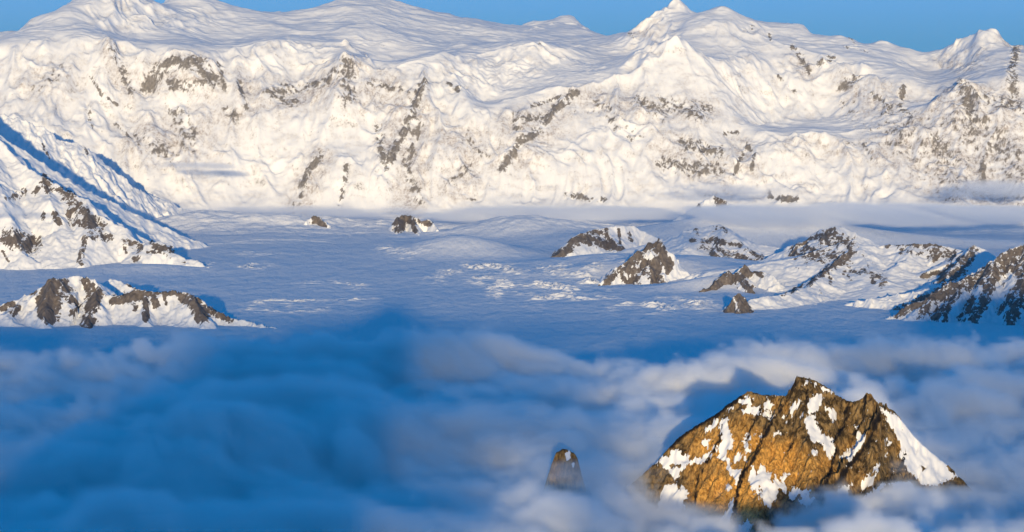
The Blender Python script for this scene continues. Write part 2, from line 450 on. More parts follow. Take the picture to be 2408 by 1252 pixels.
# ribs and spurs recorded on the face: (points, height, width, lean)
RIBS = [([(1219,74),(1252,64),(1275,67)],28,60), ([(1300,60),(1326,54),(1356,58),(1378,70)],40,75), ([(1573,24),(1587,13),(1600,26)],50,55), ([(1690,29),(1703,25),(1718,31)],22,80), ([(2308,84),(2334,79),(2352,90)],28,70), ([(2060,104),(2072,101),(2090,106)],18,50),
        ([(255,99),(302,100),(336,117),(369,130),(419,127),(470,135),(497,152),(523,159)], 26, 55), ([(503,144),(557,115),(600,106),(638,102),(688,103),(738,118),(802,117)], 26, 60),
        ([(806,132),(853,165),(920,169),(1004,142),(1038,132),(1138,127),(1222,115),(1249,105),(1273,103),(1300,112),(1373,128)], 26, 60), ([(803,64),(884,64),(930,86),(991,96),(1054,106),(1140,114)], 28, 110),
        ([(1780,314),(1860,321),(1940,321),(2025,304),(2076,296),(2140,280)], 30, 65), ([(2150,240),(2200,228),(2235,222),(2262,201)], 24, 60), ([(1650,130),(1703,155),(1800,240),(1880,290)], 30, 90), ([(1720,62),(1800,90),(1862,112),(1960,150),(2050,205),(2120,240)], 32, 90),
        ([(1330,100),(1400,125),(1440,120),(1520,90),(1560,70)], 20, 90), ([(60,76),(130,72),(200,60),(240,75),(250,98)], 24, 80), ([(1940,120),(2000,150),(2060,170),(2150,175)], 22, 90), ([(560,70),(640,62),(700,75),(760,70)], 24, 120),
        ([(1591,97),(1568,119),(1524,150),(1481,176),(1440,190),(1390,200),(1353,213),(1323,210),(1273,218),(1239,233),(1189,245)], 60, 110),
        ([(1353,215),(1293,265),(1273,302),(1222,335),(1182,393),(1165,440)], 70, 120),
        ([(997,197),(977,235),(964,285),(937,335),(904,402),(890,450)], 80, 130),
        ([(806,134),(800,190),(780,260),(740,380),(700,480)], 60, 150),
        ([(255,103),(215,160),(240,220),(270,245),(300,330),(350,400)], 65, 120),
        ([(503,160),(545,190),(575,250),(600,330)], 50, 100),
        ([(1606,100),(1680,180),(1750,240),(1850,300)], 50, 120),
        ([(1800,325),(1900,370),(2000,420)], 40, 150),
        ([(2260,202),(2200,290),(2150,380)], 60, 130), ([(2385,120),(2370,200),(2340,300),(2300,420)], 60, 130),
        ([(1755,335),(1735,380),(1722,415)], 45, 60),
        ([(345,126),(300,160),(300,215),(330,290)], 40, 80), ([(200,215),(200,300),(205,330)], 50, 90),
        ([(1060,150),(1075,200),(1130,290),(1150,360)], 40, 130), ([(640,105),(600,130),(560,160)], 25, 90), ([(2040,205),(2110,260),(2180,330)], 40, 110)]
warp1 = fbm(MX / 420, MY / 420, 3, 201) * 55
warp2 = fbm(MX / 420, MY / 420, 3, 301) * 55
for pts, a, w in RIBS:
    P = [on_range(u, v) for u, v in pts]
    xs_ = [p[0] for p in P]; ys_ = [p[1] for p in P]
    i0, i1 = np.searchsorted(mx_, (min(xs_) - 6 * w, max(xs_) + 6 * w)); j0, j1 = np.searchsorted(my_, (min(ys_) - 6 * w, max(ys_) + 6 * w))
    s = np.s_[j0:j1, i0:i1]
    d = seg_dist(MX[s] + warp1[s], MY[s] + warp2[s], P)[0]
    MZ[s] += a * (np.exp(-d / w) - 0.35 * np.exp(-(d / (2.2 * w)) ** 2))
wx = fbm(MX / 900, MY / 900, 3, 41) * 0.55
gul = ridged(MX / 430 + wx + MY / 2600, MY / 1900 + wx * .6, 4, 51, .5)
MZ += gul * 66 * steep * hgt
MZ += (ridged(MX / 620 - wx, MY / 900 + wx, 5, 61, .5)) * 32 * hgt * (0.25 + 0.75 * steep)
MZ += fbm(MX / 900, MY / 700, 4, 71, .5) * 30 * hgt
MZ += ridged(MX / 95 + wx * 3 + MY / 700, MY / 300, 3, 81, .5) * 5 * steep * hgt
# wind-laid folds, crevasse steps and seracs on the gentler snow
fold = ridged(MX / 420 + wx * 2, MY / 150 + wx * 4 + MX / 1800, 3, 91, .55)
MZ += fold * 6.0 * (1 - steep) * hgt * sstep(-.5, .6, fbm(MX / 1100, MY / 800, 2, 93))
MZ += fbm(MX / 170, MY / 60 + wx * 3, 3, 95, .6) * 1.6 * hgt
for u, v, y, a, w in ((1326,52,40.8,62,230),(1248,62,40.5,34,170),(1587,12,37.4,40,130),(1703,24,36.9,30,190),(1219,70,40.2,14,120),(2334,78,35.3,30,150),(1816,50,36.9,16,120)):
    c = pt(u, v, back(y)); MZ += a * np.exp(-((MX - c[0]) / w) ** 2 - ((MY - c[1]) / (w * 1.6)) ** 2)
MU, MV = bearing(MX, MY, MZ)
ice = np.exp(-((MU - 1190) / 130) ** 2 - ((MV - 170) / 45) ** 2) + .6 * np.exp(-((MU - 1400) / 70) ** 2 - ((MV - 160) / 30) ** 2) + .5 * np.exp(-((MU - 2220) / 60) ** 2 - ((MV - 220) / 20) ** 2) + .5 * np.exp(-((MU - 560) / 170) ** 2 - ((MV - 420) / 40) ** 2)
MZ += ice * ridged(MX / 120 + wx, MY / 70 + wx * 2, 3, 97, .6) * 9
ROCKS = [([(345,205),(370,170),(400,150),(440,146),(480,160),(500,190)],20,.82),([(400,200),(470,200)],14,.72),([(262,112),(285,150),(305,215)],13,.66),([(85,205),(150,165)],20,.5),
 ([(515,150),(530,210)],7,.8),([(560,190),(580,255)],6,.8),([(530,255),(560,285)],13,.62),([(630,215),(700,212),(760,195),(800,160)],13,.66),([(640,225),(690,240)],16,.66),
 ([(812,150),(822,230)],22,.74),([(420,265),(445,330)],30,.56),([(340,330),(400,370)],28,.54),([(870,195),(930,210)],9,.66),([(930,208),(975,218)],10,.55),
 ([(995,197),(977,235),(964,285),(937,335),(910,395)],13,.86),([(888,300),(905,390)],11,.8),([(985,290),(955,390),(985,470)],14,.66),([(700,475),(720,410),(755,365)],10,.8),([(800,480),(815,390)],8,.72),([(690,480),(690,500)],5,.8),
 ([(1055,195),(1080,210)],6,.8),([(1350,220),(1293,268),(1273,302),(1222,335),(1182,395)],12,.86),([(1212,268),(1215,310)],9,.7),([(1225,280),(1290,275)],12,.7),([(1250,250),(1320,228)],6,.75),
 ([(1100,330),(1140,360)],22,.52),([(1060,430),(1100,400)],18,.52),([(1500,235),(1560,265)],22,.62),([(1560,245),(1660,265)],24,.66),([(1330,230),(1350,260)],9,.62),([(1400,240),(1440,260)],14,.56),
 ([(1610,340),(1690,360)],18,.72),([(1560,385),(1690,400)],20,.68),([(1705,315),(1735,312)],6,.86),([(1755,342),(1738,380),(1726,410)],6,.92),([(1757,342),(1775,362),(1766,400)],5,.9),
 ([(1750,72),(1770,65)],7,.62),([(1808,80),(1812,95)],5,.75),([(1862,110),(1885,135),(1902,172)],8,.82),([(1925,150),(1955,138)],11,.76),([(1830,180),(1880,225)],6,.62),
 ([(1975,205),(2010,190)],15,.62),([(2050,220),(2095,250)],8,.8),([(2122,208),(2122,232)],9,.85),([(2118,250),(2140,275)],9,.85),([(1990,345),(2030,335)],8,.6),([(2035,340),(2045,375)],9,.66),([(2090,260),(2120,330)],20,.54),
 ([(2262,200),(2290,280)],16,.82),([(2280,215),(2330,235),(2408,255)],15,.72),([(2392,100),(2378,160),(2385,230)],14,.82),([(2315,280),(2320,300)],7,.9),([(2330,340),(2395,370)],20,.68),([(2200,320),(2240,370)],16,.64),
 ([(2310,385),(2312,430)],9,.85),([(2100,290),(2250,420)],70,.46),([(2270,280),(2408,420)],75,.48),([(1990,260),(2100,340)],30,.42),([(1330,460),(1420,470)],9,.72),([(1810,462),(1870,470)],9,.8),([(1470,560),(1480,561)],4,.3),([(1400,265),(1500,330)],25,.4),([(2000,90),(2010,110)],6,.6),([(1985,110),(2040,122)],5,.55),
 ([(215,180),(240,225),(275,245)],5,.72),([(205,250),(215,300)],7,.6),([(270,290),(330,345)],5,.6),([(300,300),(340,340)],5,.66),([(660,200),(690,205)],5,.6),([(1100,470),(1130,472)],5,.5),([(820,60),(830,64)],4,.3),([(885,105),(900,110)],5,.5),([(1265,103),(1280,104)],4,.6),([(1480,80),(1500,95)],8,.55)]
MZ += ridged(MX / 190 + wx * 2 + MY / 900, MY / 420 + wx, 4, 83, .6) * 15 * steep * hgt * sstep(-.6, .5, fbm(MX / 1300, MY / 700, 2, 85))
zone = strokes(MU, MV, ROCKS)
rib1 = ridged(MX / 75 + wx * 2 + MY / 260, MY / 130 + MZ / 260, 3, 801, .6)
rib2 = ridged(MX / 30 + wx * 4 + MZ / 70, MZ / 55 + MY / 90, 2, 811, .6)
zz_ = sstep(.15, .6, zone)
MZ += (rib1 * 11 + rib2 * 3.5) * zz_
gz, gx_ = np.gradient(MZ, my_, mx_)
SLF = np.hypot(gz, gx_)
patchy = fbm(MX / 210, MZ / 150 + MY / 300, 3, 821, .6)
rk = zone * .92 + (rib1 - .12) * .30 * zz_ + rib2 * .26 * zz_ + patchy * .24 * zz_ + .20 * (sstep(.45, 1.3, SLF) - .5) * zz_
faint = sstep(.75, 1.35, SLF) * .26 + rib1 * .08 + patchy * .10 + .06 * steep
rk = np.where(zone > .02, np.maximum(rk, faint * steep), faint * steep) - .3 * (1 - steep) * (zone < .3)
DUSTY = [([(260,120),(300,215)],26,.8),([(350,190),(440,160),(500,190)],40,.8),([(75,190),(150,190)],45,.6),([(330,330),(450,330)],55,.7),([(620,225),(720,225),(800,180)],34,.8),([(820,150),(840,230)],34,.8),
 ([(900,215),(960,240),(930,330)],45,.75),([(985,270),(960,470)],40,.7),([(700,480),(755,370)],30,.7),([(1060,330),(1140,350),(1080,430)],48,.65),([(1210,290),(1300,270),(1230,360)],45,.7),
 ([(1350,230),(1560,260),(1660,260)],34,.65),([(1580,350),(1690,400)],45,.75),([(1740,350),(1770,400)],28,.6),([(1870,130),(1900,170)],20,.7),([(1990,200),(2130,260)],34,.7),
 ([(2090,300),(2200,350),(2300,420)],85,.85),([(2270,230),(2340,320),(2420,400)],95,.9),([(2390,110),(2385,240)],36,.8),([(1850,345),(2040,350)],26,.5),([(480,270),(560,280)],30,.6),([(560,180),(600,260)],28,.6),([(1500,70),(1530,80)],14,.6)]
dust = np.clip(strokes(MU, MV, DUSTY) * 1.5, 0, 1) * np.clip(.72 + rib1 * .5 + rib2 * .3 + patchy * .5, 0, 1)
dust = np.clip(np.maximum(dust, .34 * sstep(-.1, .7, patchy + rib1 * .4) * hgt) * (.3 + .7 * steep), 0, 1)
tag(grid_mesh('mountain_range', mx_, my_, MZ, M_FAR, {'rock': rk, 'tone': np.zeros(MZ.shape), 'dust': dust}), kind='structure')

# ------------------------------------------------------------------ rock islands and smaller peaks rising from the ice
def ridge_mountain(name, ridges, x_pad, y_front, y_back, step, mat, rocks, bg=0.2, rough=1.0, seed=1, label=None, cat='mountain', L=900.0, tone=0.0, snow_polys=(), group=None, gully=1.0):
    """ridges: list of ([(u, v, y_km), ...], front slope, back slope)"""
    RP = [([tuple(pt(*p)) for p in pts], sf, sb) for pts, sf, sb in ridges]
    allp = np.array([p for R, _, _ in RP for p in R])
    xs = np.arange(allp[:, 0].min() - x_pad, allp[:, 0].max() + x_pad, step)
    ys = np.arange(allp[:, 1].min() - y_front, allp[:, 1].max() + y_back, step)
    X, Y = np.meshgrid(xs, ys)
    sc = step / 10.0
    wx = fbm(X / (220 * sc), Y / (220 * sc), 4, seed + 1) * 26 * sc * rough
    wy = fbm(X / (220 * sc), Y / (220 * sc), 4, seed + 2) * 26 * sc * rough
    Z = np.full(X.shape, -1e4)
    for R, sf, sb in RP:
        d, (zr,), dx, dy = seg_dist(X + wx, Y + wy, R)
        f = sstep(-0.6, 0.6, -dy / (d + 1e-3))
        s = sb + (sf - sb) * f
        zz = zr - s * L * (1 - np.exp(-d / L))
        k = 14.0 * sc
        h = np.clip(0.5 + 0.5 * (zz - Z) / k, 0, 1)
        Z = np.where(Z < -5000, zz, Z * (1 - h) + zz * h + k * h * (1 - h) * 0.6)
    steepness = np.clip(np.hypot(*np.gradient(Z, step)), 0, 1.5)
    ground = glacier_height(X, Y)
    rim = np.minimum(np.minimum(X - xs[0], xs[-1] - X), np.minimum(Y - ys[0], ys[-1] - Y)) + fbm(X / 150, Y / 150, 3, seed + 21) * 60
    tp = sstep(20, 330 if sc > .4 else 20.5, rim)
    Z = (ground - 45) + (Z - ground + 45) * tp if sc > .4 else Z
    g = ridged(X / (130 * sc) + wx / 160, Y / (420 * sc) + wy / 300, 4, seed + 5, .55)
    Z = Z + g * 16 * sc * gully * sstep(.15, .6, steepness) * rough
    Z = Z + fbm(X / (300 * sc), Y / (300 * sc), 4, seed + 9) * 10 * sc * rough
    Z = Z + ridged(X / (42 * sc) + wx / 60, Y / (90 * sc), 3, seed + 13, .55) * 5 * sc * rough * sstep(.2, .6, steepness)
    U, V = bearing(X, Y, Z)
    r = np.maximum(strokes(U, V, rocks), bg)
    st = np.hypot(*np.gradient(Z, step))
    r = np.where(r > .35, r * .93, r) + 0.34 * (sstep(.35, 1.1, st) - .45) * (r > .35)
    for poly in snow_polys:
        r = np.minimum(r, 0.5 - poly_sdf(U, V, poly) * .05)
    above = Z > ground - 25
    reach = np.zeros_like(above); reach[np.unravel_index(np.argmax(np.where(tp > .9, Z, -1e9)), Z.shape)] = True
    while True:                                       # keep the one connected mass
        g2 = reach.copy()
        for _ in range(20):
            g2[1:] |= g2[:-1]; g2[:-1] |= g2[1:]; g2[:, 1:] |= g2[:, :-1]; g2[:, :-1] |= g2[:, 1:]; g2 &= above
        if (g2 == reach).all():
            break
        reach = g2
    o = grid_mesh(name, xs, ys, Z, mat, {'rock': r, 'tone': np.full(Z.shape, tone)}, cut=reach)
    tag(o, label, cat, group=group)
    return o

# snow spur coming down from the left
ridge_mountain('snow_ridge', [
    ([(-160,190,27.6),(-60,275,27.2),(0,331,26.9),(21,350,26.8),(41,375,26.7),(66,396,26.6),(89,410,26.55),(101,416,26.5),(141,437,26.4),(168,457,26.3),(201,470,26.2),(225,494,26.1),(255,514,26.0),(285,531,25.9),(322,561,25.8),(342,577,25.7),(355,570,25.6),(369,567,25.6),(386,574,25.55),(403,594,25.5),(436,605,25.4),(470,618,25.35),(500,636,25.2)], .62, .9),
    ([(101,416,26.5),(120,470,26.1),(150,530,25.8)], .6, .8), ([(201,470,26.2),(205,540,25.7),(190,625,25.2)], .6, .8), ([(342,577,25.7),(330,600,25.45),(318,630,25.2)], .5, .7), ([(-60,275,27.2),(-30,400,26.2),(20,520,25.6),(60,600,25.3)], .6, .8)],
    700, 900, 1100, 10, M_NUN,
    [([(105,425),(115,450)],14,.72),([(90,440),(80,455)],8,.6),([(150,455),(185,490),(225,530)],20,.66),([(190,480),(160,500),(170,530)],9,.66),([(195,525),(240,535)],14,.74),([(130,505),(140,525)],8,.85),([(105,500),(100,515)],6,.6),([(215,550),(255,560)],13,.62),([(200,560),(190,620)],9,.62),([(20,560),(80,575)],24,.68),([(300,570),(330,580)],10,.62),([(325,590),(320,610)],10,.62),([(360,580),(400,590)],14,.66),([(345,595),(380,590)],7,.6),([(430,617),(434,618)],3,.9),([(5,590),(20,615)],4,.66),([(290,565),(296,595)],5,.6),([(20,470),(60,450)],10,.5)],
    bg=.17, L=3500, seed=101, label='long snowy spur with speckled brown rock running down to the glacier at the left edge', cat='ridge', gully=1.1)

ridge_mountain('snow_ridge', [
    ([(-220,170,30.70),(-60,245,30.40),(0,268,30.30),(60,282,30.25),(95,300,30.25),(135,325,30.30),(200,342,30.40),(235,380,30.45),(300,450,30.55),(350,505,30.65),(400,552,30.75),(440,575,30.80)], .75, .8),
    ([(60,282,30.25),(100,350,29.90),(160,420,29.60)], .7, .7), ([(135,325,30.30),(180,390,30.00),(230,450,29.80)], .75, .8), ([(200,342,30.40),(225,400,30.10),(265,460,29.90)], .8, .9), ([(235,380,30.45),(300,480,30.05),(350,545,29.80)], .6, .7)],
    600, 1300, 900, 9, M_NUN, [([(198,342),(205,360)],4,.6),([(100,340),(120,380)],4,.55)], bg=.12, L=3500, seed=281, gully=1.5, rough=1.3,
    label='fluted icy ridge streaked with blue shade, behind the long snowy spur at left', cat='ridge')

# low brown rock island with snow couloirs
ridge_mountain('rock_island', [
    ([(-90,760,20.7),(-20,730,20.75),(20,712,20.8),(42,704,20.8),(70,690,20.8),(95,673,20.75),(110,660,20.75),(128,652,20.75),(142,657,20.8),(165,650,20.9),(198,648,20.95),(215,656,20.9),(232,676,20.8),(250,693,20.75),(262,697,20.7),(300,691,20.7),(318,682,20.7),(350,686,20.7),(385,685,20.7),(410,682,20.7),(440,688,20.65),(470,700,20.6),(490,720,20.55),(510,735,20.5),(540,746,20.45),(580,756,20.4),(650,772,20.2)], .85, .8),
    ([(232,676,20.8),(222,715,20.5),(213,745,20.35),(211,782,20.1)], .9, .9), ([(128,652,20.75),(110,700,20.5),(105,748,20.25)], 1.0, 1.0), ([(215,690,21.5),(258,653,21.6),(290,666,21.6),(322,680,21.5),(350,694,21.4)], .5, .6), ([(345,690,20.7),(342,720,20.5),(342,755,20.3)], .9, 1.1), ([(450,690,20.6),(468,725,20.4),(490,752,20.25)], .7, .9), ([(60,695,20.8),(35,720,20.6),(15,740,20.4)], .6, .8)],
    500, 800, 900, 8, M_NUN,
    [([(125,660),(120,700),(115,735)],26,.88),([(150,670),(165,700)],16,.72),([(95,700),(100,740)],12,.88),([(165,700),(185,720),(165,740)],9,.66),([(225,695),(210,725)],20,.85),([(208,755),(210,782)],18,.92),([(200,655),(222,680)],8,.7),([(195,660),(210,700)],6,.72),([(270,705),(330,695)],13,.88),([(345,690),(342,750)],8,.92),([(360,695),(368,720)],8,.88),([(310,690),(420,688)],7,.85),([(385,690),(392,715)],5,.7),([(308,710),(318,725)],8,.66),([(425,697),(430,704)],11,.7),([(455,700),(475,745)],18,.9),([(495,730),(540,750)],11,.8),([(20,715),(40,725),(30,735)],10,.8),([(0,725),(15,728)],7,.8),([(75,690),(80,685)],9,.7),([(258,655),(262,653)],3,.5),([(290,665),(340,690)],4,.66)],
    bg=.1, seed=131, label='low brown rock island with snow gullies beside its blue shadow at lower left', cat='nunatak', gully=1.3, rough=1.1, group='rock islands in the ice')

NUN = 'rock islands in the ice'
ridge_mountain('rock_island', [([(1280,616,26.4),(1310,595,26.5),(1330,575,26.6),(1347,560,26.7),(1365,548,26.8),(1400,540,27.0),(1430,533,27.2),(1480,530,27.4),(1520,545,27.4),(1570,570,27.2),(1610,600,26.9)], .8, .8), ([(1420,536,27.1),(1450,570,26.8),(1465,590,26.6)], .8, .9)],
    400, 900, 800, 9, M_NUN, [([(1300,605),(1340,585)],10,.9),([(1340,565),(1380,560),(1430,575)],14,.85),([(1370,550),(1420,545)],11,.66),([(1425,540),(1430,570)],7,.75),([(1455,540),(1458,575)],4,.8),([(1430,570),(1460,590)],11,.84),([(1480,550),(1485,570)],6,.62),([(1350,540),(1358,536)],5,.7)],
    bg=.12, seed=151, label='dark streaked rock wall under the mist with pale snow below it', cat='nunatak', group=NUN)
ridge_mountain('rock_island', [([(1398,688,23.6),(1408,672,23.7),(1420,655,23.75),(1450,627,23.9),(1480,605,24.0),(1510,585,24.1),(1530,570,24.2),(1548,558,24.25),(1557,572,24.25),(1562,590,24.2),(1570,600,24.18)], .95, .9), ([(1545,565,24.2),(1520,620,23.95),(1500,680,23.6)], 1.0, 1.0), ([(1530,570,24.2),(1545,640,23.95),(1555,685,23.6)], .95, 1.0)],
    350, 700, 700, 8, M_NUN, [([(1415,680),(1440,650)],14,.72),([(1408,684),(1420,676)],10,.9),([(1470,630),(1530,575)],15,.72),([(1545,575),(1570,625)],13,.88),([(1490,640),(1540,620)],22,.66),([(1540,625),(1545,680)],17,.88),([(1480,680),(1490,655)],14,.86),([(1500,670),(1520,685)],12,.66),([(1540,560),(1552,590)],8,.9),([(1460,640),(1475,665)],10,.6),([(1580,620),(1570,640)],7,.85)],
    bg=.2, seed=161, label='pyramid of brown rock and snow with a fallen-away left ridge amid the ice blocks', cat='nunatak', group=NUN, gully=1.4, rough=1.1)
ridge_mountain('snow_hill', [([(1540,575,26.4),(1580,553,26.4),(1610,540,26.4),(1640,535,26.4),(1690,529,26.4),(1720,546,26.2),(1745,575,25.9),(1770,590,25.7),(1800,612,25.4),(1840,640,25.0)], .42, .6), ([(1640,535,26.4),(1600,600,25.6),(1570,660,24.6)], .3, .5), ([(1700,540,26.3),(1690,590,25.7),(1720,620,25.2)], .5, .7)],
    600, 1300, 800, 10, M_NUN, [([(1635,540),(1645,555)],8,.66),([(1680,540),(1710,545)],10,.66),([(1625,565),(1670,570)],8,.72),([(1670,565),(1740,580)],9,.82),([(1650,585),(1690,600)],12,.72),([(1690,590),(1740,610)],14,.74),([(1720,600),(1775,615)],12,.74),([(1770,595),(1800,612)],8,.8),([(1740,580),(1780,600)],8,.66),([(1740,612),(1800,620)],5,.6),([(1580,598),(1590,605)],3,.75)],
    bg=.1, seed=171, label='broad snow hill crossed by slanting bands of brown rock', cat='hill', gully=.8)
ridge_mountain('rock_island', [([(1632,706,22.9),(1650,682,23.0),(1668,675,23.05),(1692,655,23.2),(1712,634,23.3),(1722,645,23.3),(1735,640,23.35),(1752,624,23.4),(1768,636,23.4),(1800,640,23.3),(1830,660,23.1)], .8, .8), ([(1740,640,23.3),(1760,668,23.05),(1778,696,22.8)], .8, .8)],
    300, 500, 500, 7, M_NUN, [([(1640,698),(1680,670),(1715,640)],13,.8),([(1700,670),(1760,640)],15,.76),([(1745,660),(1775,690)],10,.85),([(1755,630),(1790,645)],10,.76),([(1735,690),(1775,695)],6,.8),([(1690,690),(1730,680)],7,.6)],
    bg=.14, seed=181, label='jagged stepped rock crest rising right of the brown pyramid, in front of the banded hill', cat='nunatak', group=NUN, gully=1.5)
ridge_mountain('rock_island', [([(1694,744,21.3),(1706,726,21.35),(1720,707,21.4),(1738,691,21.45),(1746,697,21.45),(1756,710,21.4),(1764,722,21.4),(1776,750,21.2)], 1.0, .9), ([(1740,693,21.45),(1738,725,21.3),(1745,752,21.15)], 1.0, 1.1)],
    220, 350, 350, 5.5, M_NUN, [([(1735,705),(1720,740)],20,.95),([(1745,715),(1755,745)],18,.95),([(1765,735),(1772,748)],8,.9)],
    bg=.3, seed=191, label='small pointed brown rock cone at the snow edge above the blue cloud shadow', cat='nunatak', group=NUN, gully=1.6,
    snow_polys=[[(1726,700),(1735,712),(1733,728),(1729,728),(1729,712)]])
ridge_mountain('snow_peak', [
    ([(1770,702,21.7),(1800,697,21.8),(1830,695,21.95),(1860,687,22.1),(1880,680,22.3),(1900,670,22.5),(1930,645,22.9),(1960,623,23.2),(1990,590,23.5),(2008,568,23.7),(2016,560,23.75),(2024,564,23.75),(2045,576,23.7),(2062,581,23.7),(2080,577,23.7),(2110,578,23.65),(2170,573,23.6),(2230,580,23.5),(2262,590,23.4),(2280,580,23.3),(2290,577,23.25),(2304,588,23.2),(2318,612,23.1),(2340,650,22.9)], .5, .7),
    ([(1850,608,24.9),(1862,590,24.95),(1880,572,25.0),(1900,558,25.05),(1940,540,25.1),(1968,531,25.1),(2000,540,25.1),(2040,560,25.0)], .6, .8),
    ([(2290,577,23.25),(2250,625,22.7),(2200,665,22.3)], .6, .7), ([(1930,540,25.1),(1925,575,24.7),(1940,612,24.3)], .55, .7), ([(2016,560,23.75),(2040,620,23.2),(2080,660,22.7)], .35, .4), ([(2150,573,23.6),(2130,605,23.3),(2110,625,23.1)], .4, .5)],
    500, 1400, 900, 9, M_NUN,
    [([(1875,600),(1930,600),(1990,612)],26,.72),([(1880,570),(1960,545)],12,.76),([(1930,560),(2000,575)],22,.70),([(1990,570),(2005,590),(1990,610)],11,.86),([(1980,610),(1960,625)],10,.88),([(1960,622),(1930,648),(1900,668)],8,.82),([(1890,672),(1840,693)],6,.76),([(1950,645),(1955,670)],6,.7),([(1990,640),(2040,640),(2070,655)],10,.75),([(1990,640),(2005,662)],6,.72),([(2045,655),(2058,668)],8,.74),([(2075,655),(2072,675)],13,.76),([(1928,685),(1935,698)],4,.7),([(2080,560),(2090,580)],9,.8),([(2110,572),(2210,575)],14,.78),([(2120,590),(2190,600)],10,.62),([(2200,590),(2260,610),(2240,640)],22,.72),([(2290,590),(2260,640),(2210,660)],14,.74),([(2170,650),(2230,640)],10,.74),([(2200,610),(2185,605)],11,.74),([(2275,620),(2230,670)],10,.85),([(2030,600),(2045,635)],3,.7),([(2055,620),(2060,625)],5,.6)],
    bg=.08, seed=211, label='sharp snow peak with banded rock walls and a long serrated left ridge', cat='peak', gully=1.0, L=1100)
ridge_mountain('rock_ridge', [
    ([(2095,742,20.9),(2112,735,20.95),(2150,715,21.0),(2200,690,21.1),(2235,668,21.2),(2265,658,21.3),(2300,640,21.4),(2325,620,21.45),(2345,605,21.5),(2375,590,21.5),(2400,583,21.5),(2440,570,21.5),(2500,545,21.5),(2560,530,21.5)], .7, .8),
    ([(2265,658,21.3),(2245,700,21.0),(2200,745,20.7)], .7, .75), ([(2345,605,21.5),(2320,680,21.0),(2290,750,20.6)], .7, .75), ([(2420,578,21.5),(2400,670,20.95),(2370,755,20.5)], .7, .75), ([(2500,545,21.5),(2480,660,20.9),(2450,770,20.4)], .7, .75), ([(2200,690,21.1),(2180,715,20.95),(2150,738,20.8)], .7, .75)],
    400, 800, 700, 8, M_NUN,
    [([(2110,736),(2200,692)],12,.85),([(2210,695),(2265,670),(2330,640)],22,.7),([(2260,670),(2240,700),(2200,745)],14,.72),([(2330,640),(2400,600)],36,.68),([(2345,630),(2320,690),(2290,750)],16,.72),([(2420,600),(2400,680),(2375,755)],20,.74),([(2480,620),(2450,740)],30,.7),([(2180,720),(2165,745)],10,.7),([(2290,700),(2260,750)],10,.7),([(2380,690),(2350,735)],10,.66),([(2230,720),(2220,755)],9,.74)],
    bg=.2, seed=221, label='dark jagged rock ridge at the right edge, its lower half in blue shade', cat='ridge', gully=1.7, rough=1.15)
ridge_mountain('rock_island', [([(962,612,26.9),(975,598,27.0),(990,590,27.05),(1020,592,27.05),(1035,605,26.95),(1050,618,26.8)], .55, .3)],
    260, 300, 500, 8, M_NUN, [([(985,600),(1030,600)],12,.76),([(1000,605),(1025,613)],9,.7)], bg=.1, seed=231, label='small rock knob at the end of the low snow hump in mid glacier', cat='nunatak', group=NUN, L=500)
ridge_mountain('rock_island', [([(922,540,29.6),(932,517,29.8),(948,505,29.9),(965,508,29.9),(990,520,29.8),(1008,515,29.8),(1018,525,29.7),(1030,540,29.5)], 1.9, 1.2), ([(965,508,29.9),(978,530,29.6),(985,550,29.3)], 1.2, 1.2), ([(935,510,29.8),(935,535,29.55),(930,556,29.3)], 1.2, 1.2)],
    350, 500, 500, 9, M_NUN, [([(930,520),(960,512)],14,.85),([(935,540),(945,530)],12,.76),([(970,520),(978,545)],7,.82),([(990,520),(1012,526)],8,.8)], bg=.15, seed=241, label='twin dark rock knobs poking out of the mist at the foot of the range', cat='nunatak', group=NUN)
ridge_mountain('rock_island', [([(722,520,30.0),(738,508,30.1),(752,508,30.1),(764,520,30.0),(775,538,29.8)], 1.9, 1.2)],
    300, 450, 450, 9, M_NUN, [([(742,512),(752,540)],14,.8),([(760,525),(764,535)],6,.8)], bg=.15, seed=251, label='little rock knob left of the twin knobs at the foot of the range', cat='nunatak', group=NUN)
ridge_mountain('rock_peak', [([(1600,510,29.6),(1640,492,29.7),(1660,470,29.8),(1680,460,29.85),(1702,468,29.85),(1715,490,29.7),(1735,515,29.5),(1790,535,29.2)], .7, .7)],
    500, 700, 600, 10, M_NUN, [([(1690,465),(1705,500)],14,.76),([(1715,495),(1730,512)],10,.7),([(1630,496),(1645,488)],9,.62)], bg=.14, seed=261, label='snowy rock peak wrapped in the mist band below the range', cat='peak')

